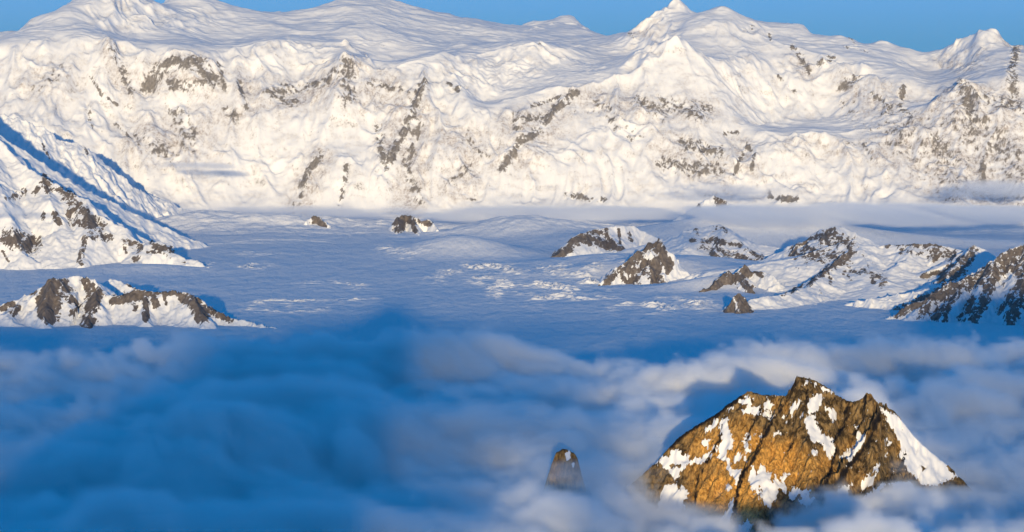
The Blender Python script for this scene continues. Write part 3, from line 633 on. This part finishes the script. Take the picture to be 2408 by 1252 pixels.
# ------------------------------------------------------------------ the golden peak in front
def golden_peak():
    step = 2.4
    crest = [(1300,1300,8.95),(1380,1225,9.0),(1450,1165,9.05),(1500,1125,9.08),(1540,1090,9.1),(1583,1042,9.12),(1602,1024,9.13),(1640,1000,9.14),(1665,985,9.14),(1690,970,9.14),(1718,946,9.14),(1740,932,9.14),(1757,921,9.14),(1766,920,9.14),(1776,924,9.14),(1795,928,9.14),(1845,925,9.14),(1856,920,9.14),(1862,911,9.14),(1870,901,9.14),(1878,891,9.14),(1886,887,9.14),(1897,889,9.14),(1912,899,9.14),(1930,908,9.14),(1952,918,9.14),(1965,928,9.14),(1978,936,9.14),(1993,943,9.14),(2006,945,9.13),(2018,941,9.12),(2030,934,9.11),(2036,925,9.11),(2043,930,9.11),(2048,928,9.11),(2056,943,9.11),(2068,957,9.12),(2085,970,9.12),(2110,990,9.12),(2150,1030,9.11),(2190,1065,9.1),(2232,1097,9.08),(2260,1125,9.06),(2330,1200,9.0),(2420,1300,8.95)]
    R = [tuple(pt(*p)) for p in crest]
    xs = np.arange(pt(1240, 1250, 8.8)[0], pt(2480, 1250, 8.8)[0], step)
    ys = np.arange(8450, 9420, step)
    X, Y = np.meshgrid(xs, ys)
    wx = fbm(X / 60, Y / 60, 4, 401) * 7
    wy = fbm(X / 60, Y / 60, 4, 402) * 7
    # height of the crest at each x, then a face that falls towards and away from us
    cxs = np.array([p[0] for p in R]); czs = np.array([p[2] for p in R]); cys = np.array([p[1] for p in R])
    zc = np.interp(X + wx * .15, cxs, czs) + perlin(X / 14, Y * 0, 410) * 3 + perlin(X / 5.5, Y * 0, 411) * 1.6
    yc = np.interp(X, cxs, cys)
    wide = sstep(0, 120, 40 + np.abs(X - 800) * 0)  # keeps one face
    d = yc - Y + wy
    face = 1.12
    Z = np.where(d > 0, zc - face * 520 * (1 - np.exp(-np.abs(d) / 520)), zc - 1.25 * 600 * (1 - np.exp(-np.abs(d) / 600)))
    # smooth, big scale hollows and buttresses: each band steps forward from its left-hand neighbour
    U, V = bearing(X, Y, Z)
    def step_line(pts, a, w, far):
        """buttress edge: ground right of the line stands higher than ground left of it, fading with distance"""
        P = np.array(pts, float)
        vv = P[:, 1]; uu = P[:, 0]
        ul = np.interp(V, vv, uu)
        e = U - ul + perlin(V / 14, U * 0, int(uu[0])) * 3.5
        inside = sstep(vv[0] - 12, vv[0] + 12, V) * (1 - sstep(vv[-1] - 12, vv[-1] + 12, V))
        rise = sstep(-w, w, e)
        return inside * a * (rise * np.exp(-np.clip(e, 0, None) / far) - (1 - rise) * np.exp(np.clip(e, None, 0) / (far * .5)) * .6)
    cracks = [([(1872,900),(1856,935),(1820,985),(1795,1030),(1770,1085),(1745,1115)], 15, 3.0, 40),
              ([(2068,975),(2056,1005),(2044,1040),(2010,1080),(1985,1110),(1970,1140),(1925,1152)], 26, 3.5, 60),
              ([(1968,1062),(1958,1090),(1950,1120),(1938,1145)], 14, 2.5, 30),
              ([(1748,1110),(1738,1140),(1728,1190),(1722,1250)], 2, 3.0, 34),
              ([(1668,1080),(1645,1115),(1638,1150),(1634,1185)], 10, 2.5, 30),
              ([(2008,950),(1990,965),(1985,1000),(1960,1040)], 9, 3.0, 30),
              ([(2036,930),(2030,990),(2010,1020)], 8, 3.0, 24),
              ([(1790,960),(1770,1000),(1755,1040)], 7, 3.0, 24), ([(1700,1000),(1690,1040),(1668,1075)], 7, 3.0, 24),
              ([(2130,1060),(2120,1100),(2080,1150)], 8, 4.0, 30), ([(1900,900),(1895,960),(1880,1010),(1850,1070)], 6, 3, 26)]
    for c in cracks:
        Z = Z + step_line(c[0], c[1] * 1.7, c[2], c[3])
    strata = (X * math.cos(math.radians(20)) - 0.42 * (Z - 700))
    near = sstep(0, 12, np.abs(d))
    Z = Z + near * ridged(strata / 26 + wx / 20, Y / 160 + Z / 300, 4, 421, .6) * 9.0
    Z = Z + near * ridged(strata / 9 + wx / 14, Z / 45, 3, 431, .65) * 3.4
    Z = Z + near * (np.abs(perlin(strata / 34 + wx / 30, Z / 70, 433)) * 2 - .5) * 7 + near * (np.abs(perlin(X / 24, Z / 19, 437)) * 2 - .5) * 3
    Z = Z + near * fbm(X / 45, Y / 45, 4, 441, .55) * 5
    Z = Z + near * fbm(X / 9, Y / 9 + Z / 14, 3, 445, .6) * 0.9
    U, V = bearing(X, Y, Z)
    a = lambda pts: [(1480 + x / 3.194, 860 + y / 3.194) for x, y in pts]
    b = lambda pts: [(1840 + x / 3.194, 860 + y / 3.194) for x, y in pts]
    snow = [a(p) for p in [
        [(805,270),(890,225),(920,260),(915,310),(960,300),(1000,330),(980,370),(900,360),(840,350),(880,320),(860,300)],
        [(735,335),(775,308),(780,320),(745,345)],
        [(1000,300),(1050,262),(1085,290),(1060,330),(1020,325)], [(990,375),(1040,340),(1080,380),(1070,420),(1030,390)],
        [(640,400),(675,395),(665,440),(600,500),(550,505),(575,465),(620,445)],
        [(670,430),(720,390),(745,400),(735,450),(780,560),(775,640),(745,620),(720,690),(680,690),(670,620),(690,560),(680,480)],
        [(545,565),(600,550),(590,620),(550,600)],
        [(600,650),(665,585),(672,615),(620,680),(540,740),(490,738),(450,745),(430,765),(390,790),(370,830),(355,870),(335,850),(290,800),(250,760),(235,715),(160,765),(250,680),(300,690),(310,640),(350,630),(390,640),(400,680),(450,670),(455,710),(540,690)],
        [(650,690),(700,670),(760,690),(745,740),(780,790),(830,780),(850,800),(820,880),(800,910),(780,840),(735,780),(720,720)],
        [(780,690),(825,645),(840,690),(800,750)],
        [(850,565),(890,500),(920,530),(890,580),(900,650),(875,665),(860,610)], [(855,670),(890,700),(868,730)],
        [(1340,280),(1390,220),(1470,205),(1440,260),(1430,330),(1380,360),(1400,420),(1450,520),(1530,550),(1560,650),(1500,705),(1470,660),(1450,580),(1370,570),(1340,500),(1310,430),(1350,370)],
        [(1205,320),(1270,250),(1298,290),(1250,330),(1215,390)], [(1305,142),(1340,108),(1352,130),(1325,152)],
        [(1475,315),(1530,320),(1560,390),(1530,435),(1500,365)],
        [(895,840),(925,750),(942,765),(960,820),(978,735),(1020,770),(1055,830),(1062,890),(1090,880),(1092,825),(1140,890),(1143,815),(1205,812),(1165,850),(1180,940),(1160,960),(1130,920),(1100,1000),(1060,1070),(1000,1050),(990,930),(970,900),(980,1000),(945,970),(905,900)],
        [(1190,1000),(1220,915),(1300,935),(1380,930),(1330,985),(1400,1000),(1340,1060),(1240,1010)],
        [(775,985),(788,1050),(772,1150),(760,1252),(600,1300),(640,1252),(690,1150),(740,1080)],
        [(725,900),(750,888),(772,930),(735,945)], [(955,505),(1022,535),(1000,552),(950,520)], [(1110,495),(1152,510),(1080,530)], [(1150,390),(1175,375),(1165,405)], [(1160,440),(1185,435),(1170,455)], [(1280,385),(1305,370),(1300,395)], [(1375,640),(1410,640),(1390,685)], [(1575,680),(1660,640),(1670,760),(1640,780),(1640,700)],
        [(985,208),(1170,204),(1165,222),(1000,224)], [(395,900),(350,1000),(420,1010),(450,960)], [(250,920),(330,880),(400,960),(420,1080),(200,1100)], [(880,1160),(930,1200),(860,1300),(760,1300),(830,1200)]]]
    snow += [b(p) for p in [
        [(738,318),(830,362),(860,380),(985,460),(1120,560),(1220,660),(1330,830),(1150,900),(1060,900),(1040,880),(940,780),(870,680),(900,630),(860,530),(790,430),(770,370)],
        [(545,440),(570,480),(590,520),(628,520),(605,600),(540,680),(510,750),(475,772),(490,700),(430,690),(470,650),(530,620),(560,560),(535,520)],
        [(590,890),(640,820),(733,732),(720,780),(680,870),(690,890),(640,912),(590,945)],
        [(410,930),(540,880),(490,940),(500,1005),(430,1035),(410,980)], [(320,1020),(400,990),(390,1010)],
        [(600,1000),(740,890),(850,880),(960,870),(1000,950),(900,1030),(700,1010),(560,1070),(300,1150),(150,1160),(320,1060)],
        [(768,600),(825,568),(800,605)], [(770,550),(800,540),(780,575)], [(645,660),(665,655),(655,680)], [(765,665),(790,655),(775,695)], [(700,565),(720,562),(712,578)],
        [(212,118),(300,160),(370,186),(445,245),(390,218),(300,182)], [(160,425),(185,410),(190,450)], [(230,640),(275,635),(245,690)]]]
    U = U + fbm(X / 11, Z / 11, 3, 461, .6) * 3.5; V = V + fbm(X / 11, Z / 11, 3, 471, .6) * 3.5
    rock = np.full(Z.shape, 0.9, np.float32)
    ragged = fbm(X / 9 + strata / 30, Z / 13, 3, 481, .65) * .42
    for p in snow:
        P = np.array(p)
        m = (U > P[:, 0].min() - 12) & (U < P[:, 0].max() + 12) & (V > P[:, 1].min() - 12) & (V < P[:, 1].max() + 12) & (d > -30)
        if m.any():
            s = poly_sdf(U[m], V[m], p)
            rock[m] = np.minimum(rock[m], 0.5 - s * 0.10 + ragged[m])
    hole = [b(q) for q in [[(1040,745),(1060,750),(1072,790),(1050,795)], [(1230,745),(1270,750),(1305,820),(1285,830),(1245,790)], [(895,465),(915,470),(905,490)], [(660,820),(700,790),(690,830),(665,845)], [(735,930),(790,890),(850,900),(800,960),(740,960)], [(640,1020),(760,1000),(780,1040),(680,1060)]]] + [a(q) for q in [[(300,745),(390,745),(380,765),(310,770)], [(925,930),(950,925),(955,960),(935,965)], [(1110,940),(1150,925),(1165,975),(1125,995)], [(1245,990),(1290,960),(1300,990),(1260,1030)], [(860,290),(890,285),(885,320),(865,318)]]]
    for p in hole:
        P = np.array(p); m = (U > P[:, 0].min() - 6) & (U < P[:, 0].max() + 6) & (V > P[:, 1].min() - 6) & (V < P[:, 1].max() + 6)
        s = poly_sdf(U[m], V[m], p); rock[m] = np.maximum(rock[m], 0.5 + s * .12)
    fl = fbm(X / 10 + strata / 22, Z / 9, 3, 485, .65)
    rock = rock - 1.1 * np.clip(fl - .56, 0, .5) * (V < 1130) * (U > 1700)
    rock = np.where(d < -30, 0.75, rock)
    # where the pale ochre rock is exposed
    e = lambda u, v, su, sv: np.exp(-((U - u) / su) ** 2 - ((V - v) / sv) ** 2)
    tone = e(1700, 1140, 75, 60) + e(1860, 1100, 95, 45) + .75 * e(1660, 1040, 55, 40) + .5 * e(1755, 1010, 40, 50) + .8 * e(1745, 1200, 50, 50) + .5 * e(1800, 1060, 60, 40)
    tone = np.clip(tone * 1.05 + fbm(U / 60, V / 60, 3, 451) * .45 - .06, 0, 1)
    Zb = Z.copy()
    for _ in range(10):
        Zb[1:-1, 1:-1] = (Zb[1:-1, 1:-1] * 2 + Zb[:-2, 1:-1] + Zb[2:, 1:-1] + Zb[1:-1, :-2] + Zb[1:-1, 2:]) / 6
    sn = 1 - sstep(.25, .55, rock)
    Z = Z * (1 - sn) + (Zb * .9 + Z * .1 + 1.2) * sn
    painted_shade = np.zeros(Z.shape, np.float32)  # shade of the cracks and the left crest's dark side, painted as colour
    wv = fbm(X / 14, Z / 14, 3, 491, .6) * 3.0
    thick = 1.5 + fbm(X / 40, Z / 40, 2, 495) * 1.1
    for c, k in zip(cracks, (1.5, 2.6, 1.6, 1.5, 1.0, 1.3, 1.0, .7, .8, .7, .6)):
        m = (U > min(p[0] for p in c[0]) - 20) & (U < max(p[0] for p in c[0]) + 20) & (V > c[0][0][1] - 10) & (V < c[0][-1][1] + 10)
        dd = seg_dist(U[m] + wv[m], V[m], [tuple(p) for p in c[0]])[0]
        painted_shade[m] = np.maximum(painted_shade[m], 1 - sstep(.5, 1.6, dd / (np.maximum(thick[m], .7) * k * 1.7)))
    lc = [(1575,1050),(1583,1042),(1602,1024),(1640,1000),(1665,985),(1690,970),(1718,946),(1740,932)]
    painted_shade = np.maximum(painted_shade, 1 - sstep(.6, 1.3, seg_dist(U, V - 1.0, lc)[0] / (5.0 + thick)))
    rock = np.where(painted_shade > .4, np.maximum(rock, .3 + painted_shade * .4), rock)
    o = grid_mesh('mountain_peak', xs, ys, Z, M_PEAK, {'rock': rock, 'tone': tone, 'painted_shade': painted_shade}, cut=Z > 150)
    tag(o, 'jagged golden brown rock peak with snow patches rising out of the clouds', 'peak')
golden_peak()
ridge_mountain('rock_spire', [([(1286,1150,8.9),(1296,1090,8.92),(1308,1064,8.93),(1322,1055,8.93),(1340,1057,8.93),(1354,1072,8.93),(1364,1100,8.92),(1370,1160,8.9)], 3.2, 3.2)],
    60, 220, 200, 2.4, M_PEAK, [([(1330,1050),(1330,1250)], 90, .78)], tone=.3, snow_polys=[[(1326,1064),(1340,1062),(1344,1080),(1332,1084)], [(1342,1090),(1352,1088),(1350,1102)]], bg=.72, seed=271, rough=.8, label='small rounded rock spire half lost in cloud left of the golden peak', cat='spire', L=500)

# ------------------------------------------------------------------ mountain behind the viewer that shades the cloud valley
def shading_mountain():
    # skyline, given as where its shadow edge lies: (x at the glacier, y where the shadow of that point reaches z)
    pts = [(-6000, 19800, 0), (-3700, 20600, 0), (-3000, 20300, 0), (-2600, 13000, 0), (-1900, 12500, 0), (-1450, 17500, 0), (-1250, 20300, 0), (-1100, 21200, 0), (-900, 22600, 0), (-660, 21300, 0), (-480, 20200, 0), (-440, 16000, 0), (-390, 9500, 0), (2000, 9500, 0), (2500, 14000, 0), (2800, 21000, 0), (3300, 23300, 0), (6000, 23300, 0)]
    Y0 = -2500.0
    sx, sz = [], []
    for x, y, z in pts:
        k = y - Y0
        sx.append(x + SUNV[0] / -SUNV[1] * k); sz.append(z + SUNV[2] / -SUNV[1] * k)
    xs = np.arange(-7000, 9000, 40.0); ys = np.arange(-6500, -1499, 40.0)
    X, Y = np.meshgrid(xs, ys)
    zc = np.interp(X, sx, sz) + fbm(X / 500, Y * 0, 3, 501) * 18
    Z = zc - 0.75 * np.abs(Y - Y0) + ridged(X / 400, Y / 700, 4, 511) * 60 * sstep(0, 400, np.abs(Y - Y0))
    r = np.full(Z.shape, .4)
    tag(grid_mesh('mountain', xs, ys, Z, M_NUN, {'rock': r, 'tone': r * 0}), kind='structure')
shading_mountain()

# ------------------------------------------------------------------ clouds
def cloud_material(name, dens, aniso=0.0, col=(0.999, 0.999, 0.999)):
    m = bpy.data.materials.new(name)
    n, l = nodes_of(m)
    n.clear()
    ou = n.new('ShaderNodeOutputMaterial'); pv = n.new('ShaderNodeVolumePrincipled')
    pv.inputs['Density'].default_value = dens
    pv.inputs['Color'].default_value = (*col, 1)
    pv.inputs['Anisotropy'].default_value = aniso
    l.new(pv.outputs[0], ou.inputs['Volume'])
    return m

def volume_from_samples(name, D, lo, hi, mat):
    D = D * (1 - .03 * np.random.default_rng(5).random(D.shape).astype(np.float32))
    """a cloud whose density samples (nz, ny, nx) sit on a regular lattice; geometry nodes turn them into a volume"""
    nz, ny, nx = D.shape
    me = bpy.data.meshes.new(name)
    me.vertices.add(D.size)
    co = np.zeros((D.size, 3), np.float32)
    co[:, 0] = np.linspace(lo[0], hi[0], D.size); co[:, 1] = (lo[1] + hi[1]) / 2; co[:, 2] = (lo[2] + hi[2]) / 2
    me.vertices.foreach_set('co', co.ravel())
    at = me.attributes.new('amount', 'FLOAT', 'POINT'); at.data.foreach_set('value', D.astype(np.float32).ravel())
    o = bpy.data.objects.new(name, me)
    COL.objects.link(o)
    me.materials.append(mat)
    ng = bpy.data.node_groups.new(name, 'GeometryNodeTree')
    ng.interface.new_socket('Geometry', in_out='INPUT', socket_type='NodeSocketGeometry')
    ng.interface.new_socket('Geometry', in_out='OUTPUT', socket_type='NodeSocketGeometry')
    N, L = ng.nodes, ng.links
    gi, go = N.new('NodeGroupInput'), N.new('NodeGroupOutput')
    vc = N.new('GeometryNodeVolumeCube')
    vc.inputs['Min'].default_value = lo; vc.inputs['Max'].default_value = hi
    for k, r in zip('XYZ', (nx, ny, nz)):
        vc.inputs['Resolution ' + k].default_value = r
    pos = N.new('GeometryNodeInputPosition'); sp = N.new('ShaderNodeSeparateXYZ'); L.new(pos.outputs[0], sp.inputs[0])
    def M(op, a, b=None):
        x = N.new('ShaderNodeMath'); x.operation = op
        for i, s in enumerate((a, b)):
            if s is None: continue
            if isinstance(s, (int, float)): x.inputs[i].default_value = s
            else: L.new(s, x.inputs[i])
        return x.outputs[0]
    def cell(k, n):
        return M('ROUND', M('MULTIPLY', M('SUBTRACT', sp.outputs[k], float(lo[k])), (n - 1) / (hi[k] - lo[k])))
    # integer index assembled in integers so that large lattices stay exact
    def I(op, a, b):
        x = N.new('FunctionNodeIntegerMath'); x.operation = op
        for i, s in enumerate((a, b)):
            if isinstance(s, int): x.inputs[i].default_value = s
            else: L.new(s, x.inputs[i])
        return x.outputs[0]
    ix, iy, iz = cell(0, nx), cell(1, ny), cell(2, nz)
    idx = I('ADD', ix, I('MULTIPLY', I('ADD', iy, I('MULTIPLY', iz, ny)), nx))
    na = N.new('GeometryNodeInputNamedAttribute'); na.data_type = 'FLOAT'; na.inputs['Name'].default_value = 'amount'
    si = N.new('GeometryNodeSampleIndex'); si.data_type = 'FLOAT'; si.clamp = True
    L.new(gi.outputs[0], si.inputs['Geometry']); L.new(na.outputs[0], si.inputs['Value']); L.new(idx, si.inputs['Index'])
    L.new(si.outputs[0], vc.inputs['Density'])
    sm = N.new('GeometryNodeSetMaterial'); sm.inputs['Material'].default_value = mat
    L.new(vc.outputs[0], sm.inputs[0]); L.new(sm.outputs[0], go.inputs[0])
    md = o.modifiers.new('cloud', 'NODES'); md.node_group = ng
    return o

def cloud_top(X, Y):
    wx = fbm(X / 900, Y / 900, 3, 601) * .6
    h = 612 - 90 * sstep(9800, 12600, Y) + fbm(X / 1900 + wx * .4, Y / 1300, 2, 611) * 60
    billow = np.abs(perlin(X / 1500 + wx * .8, Y / 600 + wx * .6, 621)) * 2.4 - .5
    billow2 = np.abs(perlin(X / 600 + wx * 1.6, Y / 310 - wx, 631)) * 2.2 - .5
    billow3 = np.abs(perlin(X / 190 + wx * 2.2, Y / 150 + wx, 645)) * 2.2 - .5
    h = h + billow * 88 + billow2 * 44 + billow3 * 17 + fbm(X / 150, Y / 130, 3, 641) * 9
    def crest(pts, a, w):
        P = [tuple(pt(*p)[:2]) for p in pts]
        d = seg_dist(X + wx * 90, Y + wx * 90, P)[0]
        return a * np.exp(-(d / w) ** 2)
    h = h + crest([(800,1010,9.6),(900,950,9.7),(1000,935,9.75),(1150,950,9.7),(1300,985,9.6)], 125, 400)
    h = h + crest([(400,1090,8.9),(530,1040,9.2),(640,960,9.9),(760,970,9.9)], 100, 260)
    h = h + crest([(100,1080,9.0),(240,1000,9.5),(320,1005,9.5),(380,1060,9.1)], 90, 240)
    h = h + crest([(-50,860,12.0),(200,840,12.3),(300,820,12.5),(540,808,12.6),(640,815,12.5)], 85, 330)
    h = h + crest([(900,800,12.8),(1150,800,12.8),(1300,787,13.0),(1400,782,13.1),(1600,785,13.0),(2000,778,13.1),(2150,768,13.2),(2300,785,13.1),(2450,790,13.0)], 108, 330)
    h = h + crest([(1420,1040,9.3),(1500,980,9.55),(1620,945,9.7)], 70, 240)
    h = h + crest([(2180,960,10.3),(2300,930,10.6),(2450,925,10.6)], 60, 380)
    # lower where the golden peak stands and in front of it
    c = pt(1700, 1120, 8.85)
    h = h - 156 * np.exp(-((X - c[0]) / 330) ** 2 - ((Y - 8420) / 560) ** 2)
    h = h + crest([(1230,1220,8.6),(1320,1185,8.68),(1390,1160,8.75)], 80, 140) + crest([(1400,1150,8.75),(1490,1095,9.0)], 25, 120)
    c = pt(1330, 1100, 8.8)
    h = h - 30 * np.exp(-((X - c[0]) / 90) ** 2 - ((Y - 8780) / 220) ** 2)
    far = sstep(12900, 13900, Y + perlin(X / 500, Y / 900, 651) * 350)
    return h - far * 520

VOX = 15.0
lo, hi = (-2700.0, 7000.0, 380.0), (2700.0, 14200.0, 860.0)
nx, ny, nz = [int(round((hi[k] - lo[k]) / VOX)) + 1 for k in range(3)]
cx_, cy_, cz_ = [np.linspace(lo[k], hi[k], n) for k, n in zip(range(3), (nx, ny, nz))]
KX, KY = np.meshgrid(cx_, cy_)
H = cloud_top(KX, KY)
wob = fbm(KX / 160, KY / 160, 3, 661)
D = np.zeros((nz, ny, nx), np.float32)
for k, z in enumerate(cz_):
    n = fbm(KX / 230 + wob * .5 + z / 130, KY / 95 - z / 80, 4, 671, .62)
    s = (H - z) / 54.0 + n * 1.0
    D[k] = np.clip(s, 0, 1) ** 1.4
D[0] = D[-1] = 0; D[:, 0] = D[:, -1] = 0; D[:, :, 0] = D[:, :, -1] = 0
M_CLOUD = cloud_material('cloud', 0.05)
tag(volume_from_samples('cloud_sea', D, lo, hi, M_CLOUD), kind='stuff')

def mist(label, u0, u1, v, y, ry, rz, dens, seed, slant=0.0, sm=140.0):
    a, b = pt(u0, v, y), pt(u1, v, y)
    lo = (a[0], y * 1000 - ry, a[2] - rz); hi = (b[0], y * 1000 + ry, a[2] + rz)
    nx, ny, nz = [max(8, int((h - l) / s)) for l, h, s in zip(lo, hi, (70, 70, 22))]
    X, Y = np.meshgrid(np.linspace(-1, 1, nx), np.linspace(-1, 1, ny))
    XX, YY = X * (hi[0] - lo[0]) / 2, Y * ry
    D = np.zeros((nz, ny, nx), np.float32)
    for k, z in enumerate(np.linspace(-1, 1, nz)):
        n = fbm(XX / (sm * 6) + z * .8, YY / (sm * 3.5) - z, 4, seed, .55)
        edge = 1 - (np.abs(X) ** 4 + np.abs(Y) ** 2 + (z * (1.4 - .3 * fbm(XX / 900, YY / 900, 2, seed + 3))) ** 2)
        D[k] = np.clip(edge * 1.2 + n * 1.5 - .35, 0, 1) * sstep(0, .5, edge)
    D[0] = D[-1] = 0; D[:, 0] = D[:, -1] = 0; D[:, :, 0] = D[:, :, -1] = 0
    o = volume_from_samples('mist_bank', D, tuple(float(t) for t in lo), tuple(float(t) for t in hi), cloud_material('mist', dens))
    tag(o, label, kind='stuff')

mist('long lilac mist bank lying right across the foot of the range at right', 1500, 2560, 506, 28.2, 700, 175, .0100, 701)
mist('thin grey mist layer in front of the middle of the range, behind the twin knobs', 960, 1640, 505, 30.3, 500, 125, .0120, 711)
mist('faint low mist sheet at the foot of the range left of the small knobs', 380, 1060, 497, 30.6, 500, 90, .0040, 721)
mist('grey mist patch high on the snow above the wrapped rock peak', 1540, 1900, 444, 30.4, 420, 130, .0035, 731)
mist('small dark wisp of mist floating against the left snow wall', 360, 560, 392, 30.8, 250, 70, .0035, 741)
mist('blue grey mist pocket under the cliffs at the right edge', 2210, 2480, 445, 30.2, 400, 150, .0040, 751)
mist('pale wisp of mist crossing the left snowy spur', -120, 110, 497, 24.9, 200, 60, .004, 761)
mist('thin veil of mist drawn across the small rock spire', 1225, 1470, 1120, 8.74, 100, 75, .0075, 771, sm=22.0)
mist('mist lapping the left foot of the golden peak', 1420, 1800, 1215, 8.62, 120, 60, .0075, 781, sm=25.0)

# unseen cloud sheet added behind the viewer to dim sun on the cloud sea
def shade_sheet(lo, hi, nx, ny, T):
    """thin sheet that lets the fraction T[ny, nx] of the low sun through"""
    tau = -np.log(np.clip(T, .03, 1))
    prof = np.array([0, .6, 1, 1, 1, .6, 0])
    path = (hi[2] - lo[2]) / 6 * prof.sum() / math.sin(SUN_EL)
    D = (tau / path)[None] * prof[:, None, None] / .02
    tag(volume_from_samples('added_shade_cloud', D, lo, hi, cloud_material('shade_cloud', .02)), kind='stuff')  # unseen added sheet, density set by the sunlight it should pass

def add_shade_clouds():
    z0 = 2500.0
    lo, hi = (-6500.0, -14000.0, z0 - 60), (6500.0, -3600.0, z0 + 60)
    nx, ny = 131, 105
    X, Y = np.meshgrid(np.linspace(lo[0], hi[0], nx), np.linspace(lo[1], hi[1], ny))
    YD = Y + (z0 - 690) / SUNV[2]            # where the light through this spot reaches the cloud sea
    T = 0.04 + 0.22 * sstep(-430, 450, X) + 0.15 * sstep(1100, 1700, -X)
    T = T + (0.08 * sstep(-420, 250, X) + .20 * sstep(1100, 1700, -X)) * sstep(11000, 12600, YD)
    T = T * (1 + fbm(X / 700, YD / 2200, 3, 901, .6) * .8)
    gap = sstep(420, 540, X) * (1 - sstep(1380, 1560, X)) * (1 - sstep(11300, 12800, YD))  # openings shaped to keep the golden peak and the spire sunlit
    gap = np.maximum(gap, sstep(60, 120, X) * (1 - sstep(220, 290, X)) * (1 - sstep(9000, 9600, YD)))
    T = np.clip(T, .03, .9) * (1 - gap) + gap
    fade = sstep(-14000, -13000, Y) * (1 - sstep(-4700, -3700, Y)) * (1 - sstep(5000, 6400, np.abs(X)))
    shade_sheet(lo, hi, nx, ny, 1 - (1 - T) * fade)
    # smaller unseen sheet added to shade the mist banks and rock wall beneath
    lo, hi = (-500.0, 2300.0, z0 - 50), (6000.0, 6900.0, z0 + 50)
    nx, ny = 82, 58
    X, Y = np.meshgrid(np.linspace(lo[0], hi[0], nx), np.linspace(lo[1], hi[1], ny))
    band = sstep(900, 1700, X) * sstep(3000, 3500, Y) * (1 - sstep(5600, 6600, Y)) * .5 * (1 + .5 * fbm(X / 900, Y / 700, 3, 911))
    strip = sstep(350, 600, X) * (1 - sstep(1650, 2000, X)) * np.exp(-((Y - 2950) / 300) ** 2) * .8
    edge = sstep(0, 400, np.minimum(np.minimum(X - lo[0], hi[0] - X), np.minimum(Y - lo[1], hi[1] - Y)))
    shade_sheet(lo, hi, nx, ny, 1 - np.clip(np.maximum(band, strip), 0, .9) * edge)
add_shade_clouds()

# thin air between us and the far range
def haze():
    m = bpy.data.materials.new('haze'); n, l = nodes_of(m); n.clear()
    ou = n.new('ShaderNodeOutputMaterial'); pv = n.new('ShaderNodeVolumePrincipled')
    pv.inputs['Density'].default_value = 1.8e-6; pv.inputs['Color'].default_value = (.93, .93, .98, 1)
    l.new(pv.outputs[0], ou.inputs['Volume'])
    x, y0, y1, z0, z1 = 62000, -21000, 122000, -700, 5000
    v = [(sx * x, y, z) for z in (z0, z1) for y in (y0, y1) for sx in (-1, 1)]
    f = [(0, 2, 3, 1), (4, 5, 7, 6), (0, 1, 5, 4), (2, 6, 7, 3), (0, 4, 6, 2), (1, 3, 7, 5)]
    me = bpy.data.meshes.new('haze'); me.from_pydata(v, [], f); me.materials.append(m)
    o = bpy.data.objects.new('haze', me); COL.objects.link(o); o['kind'] = 'stuff'
haze()
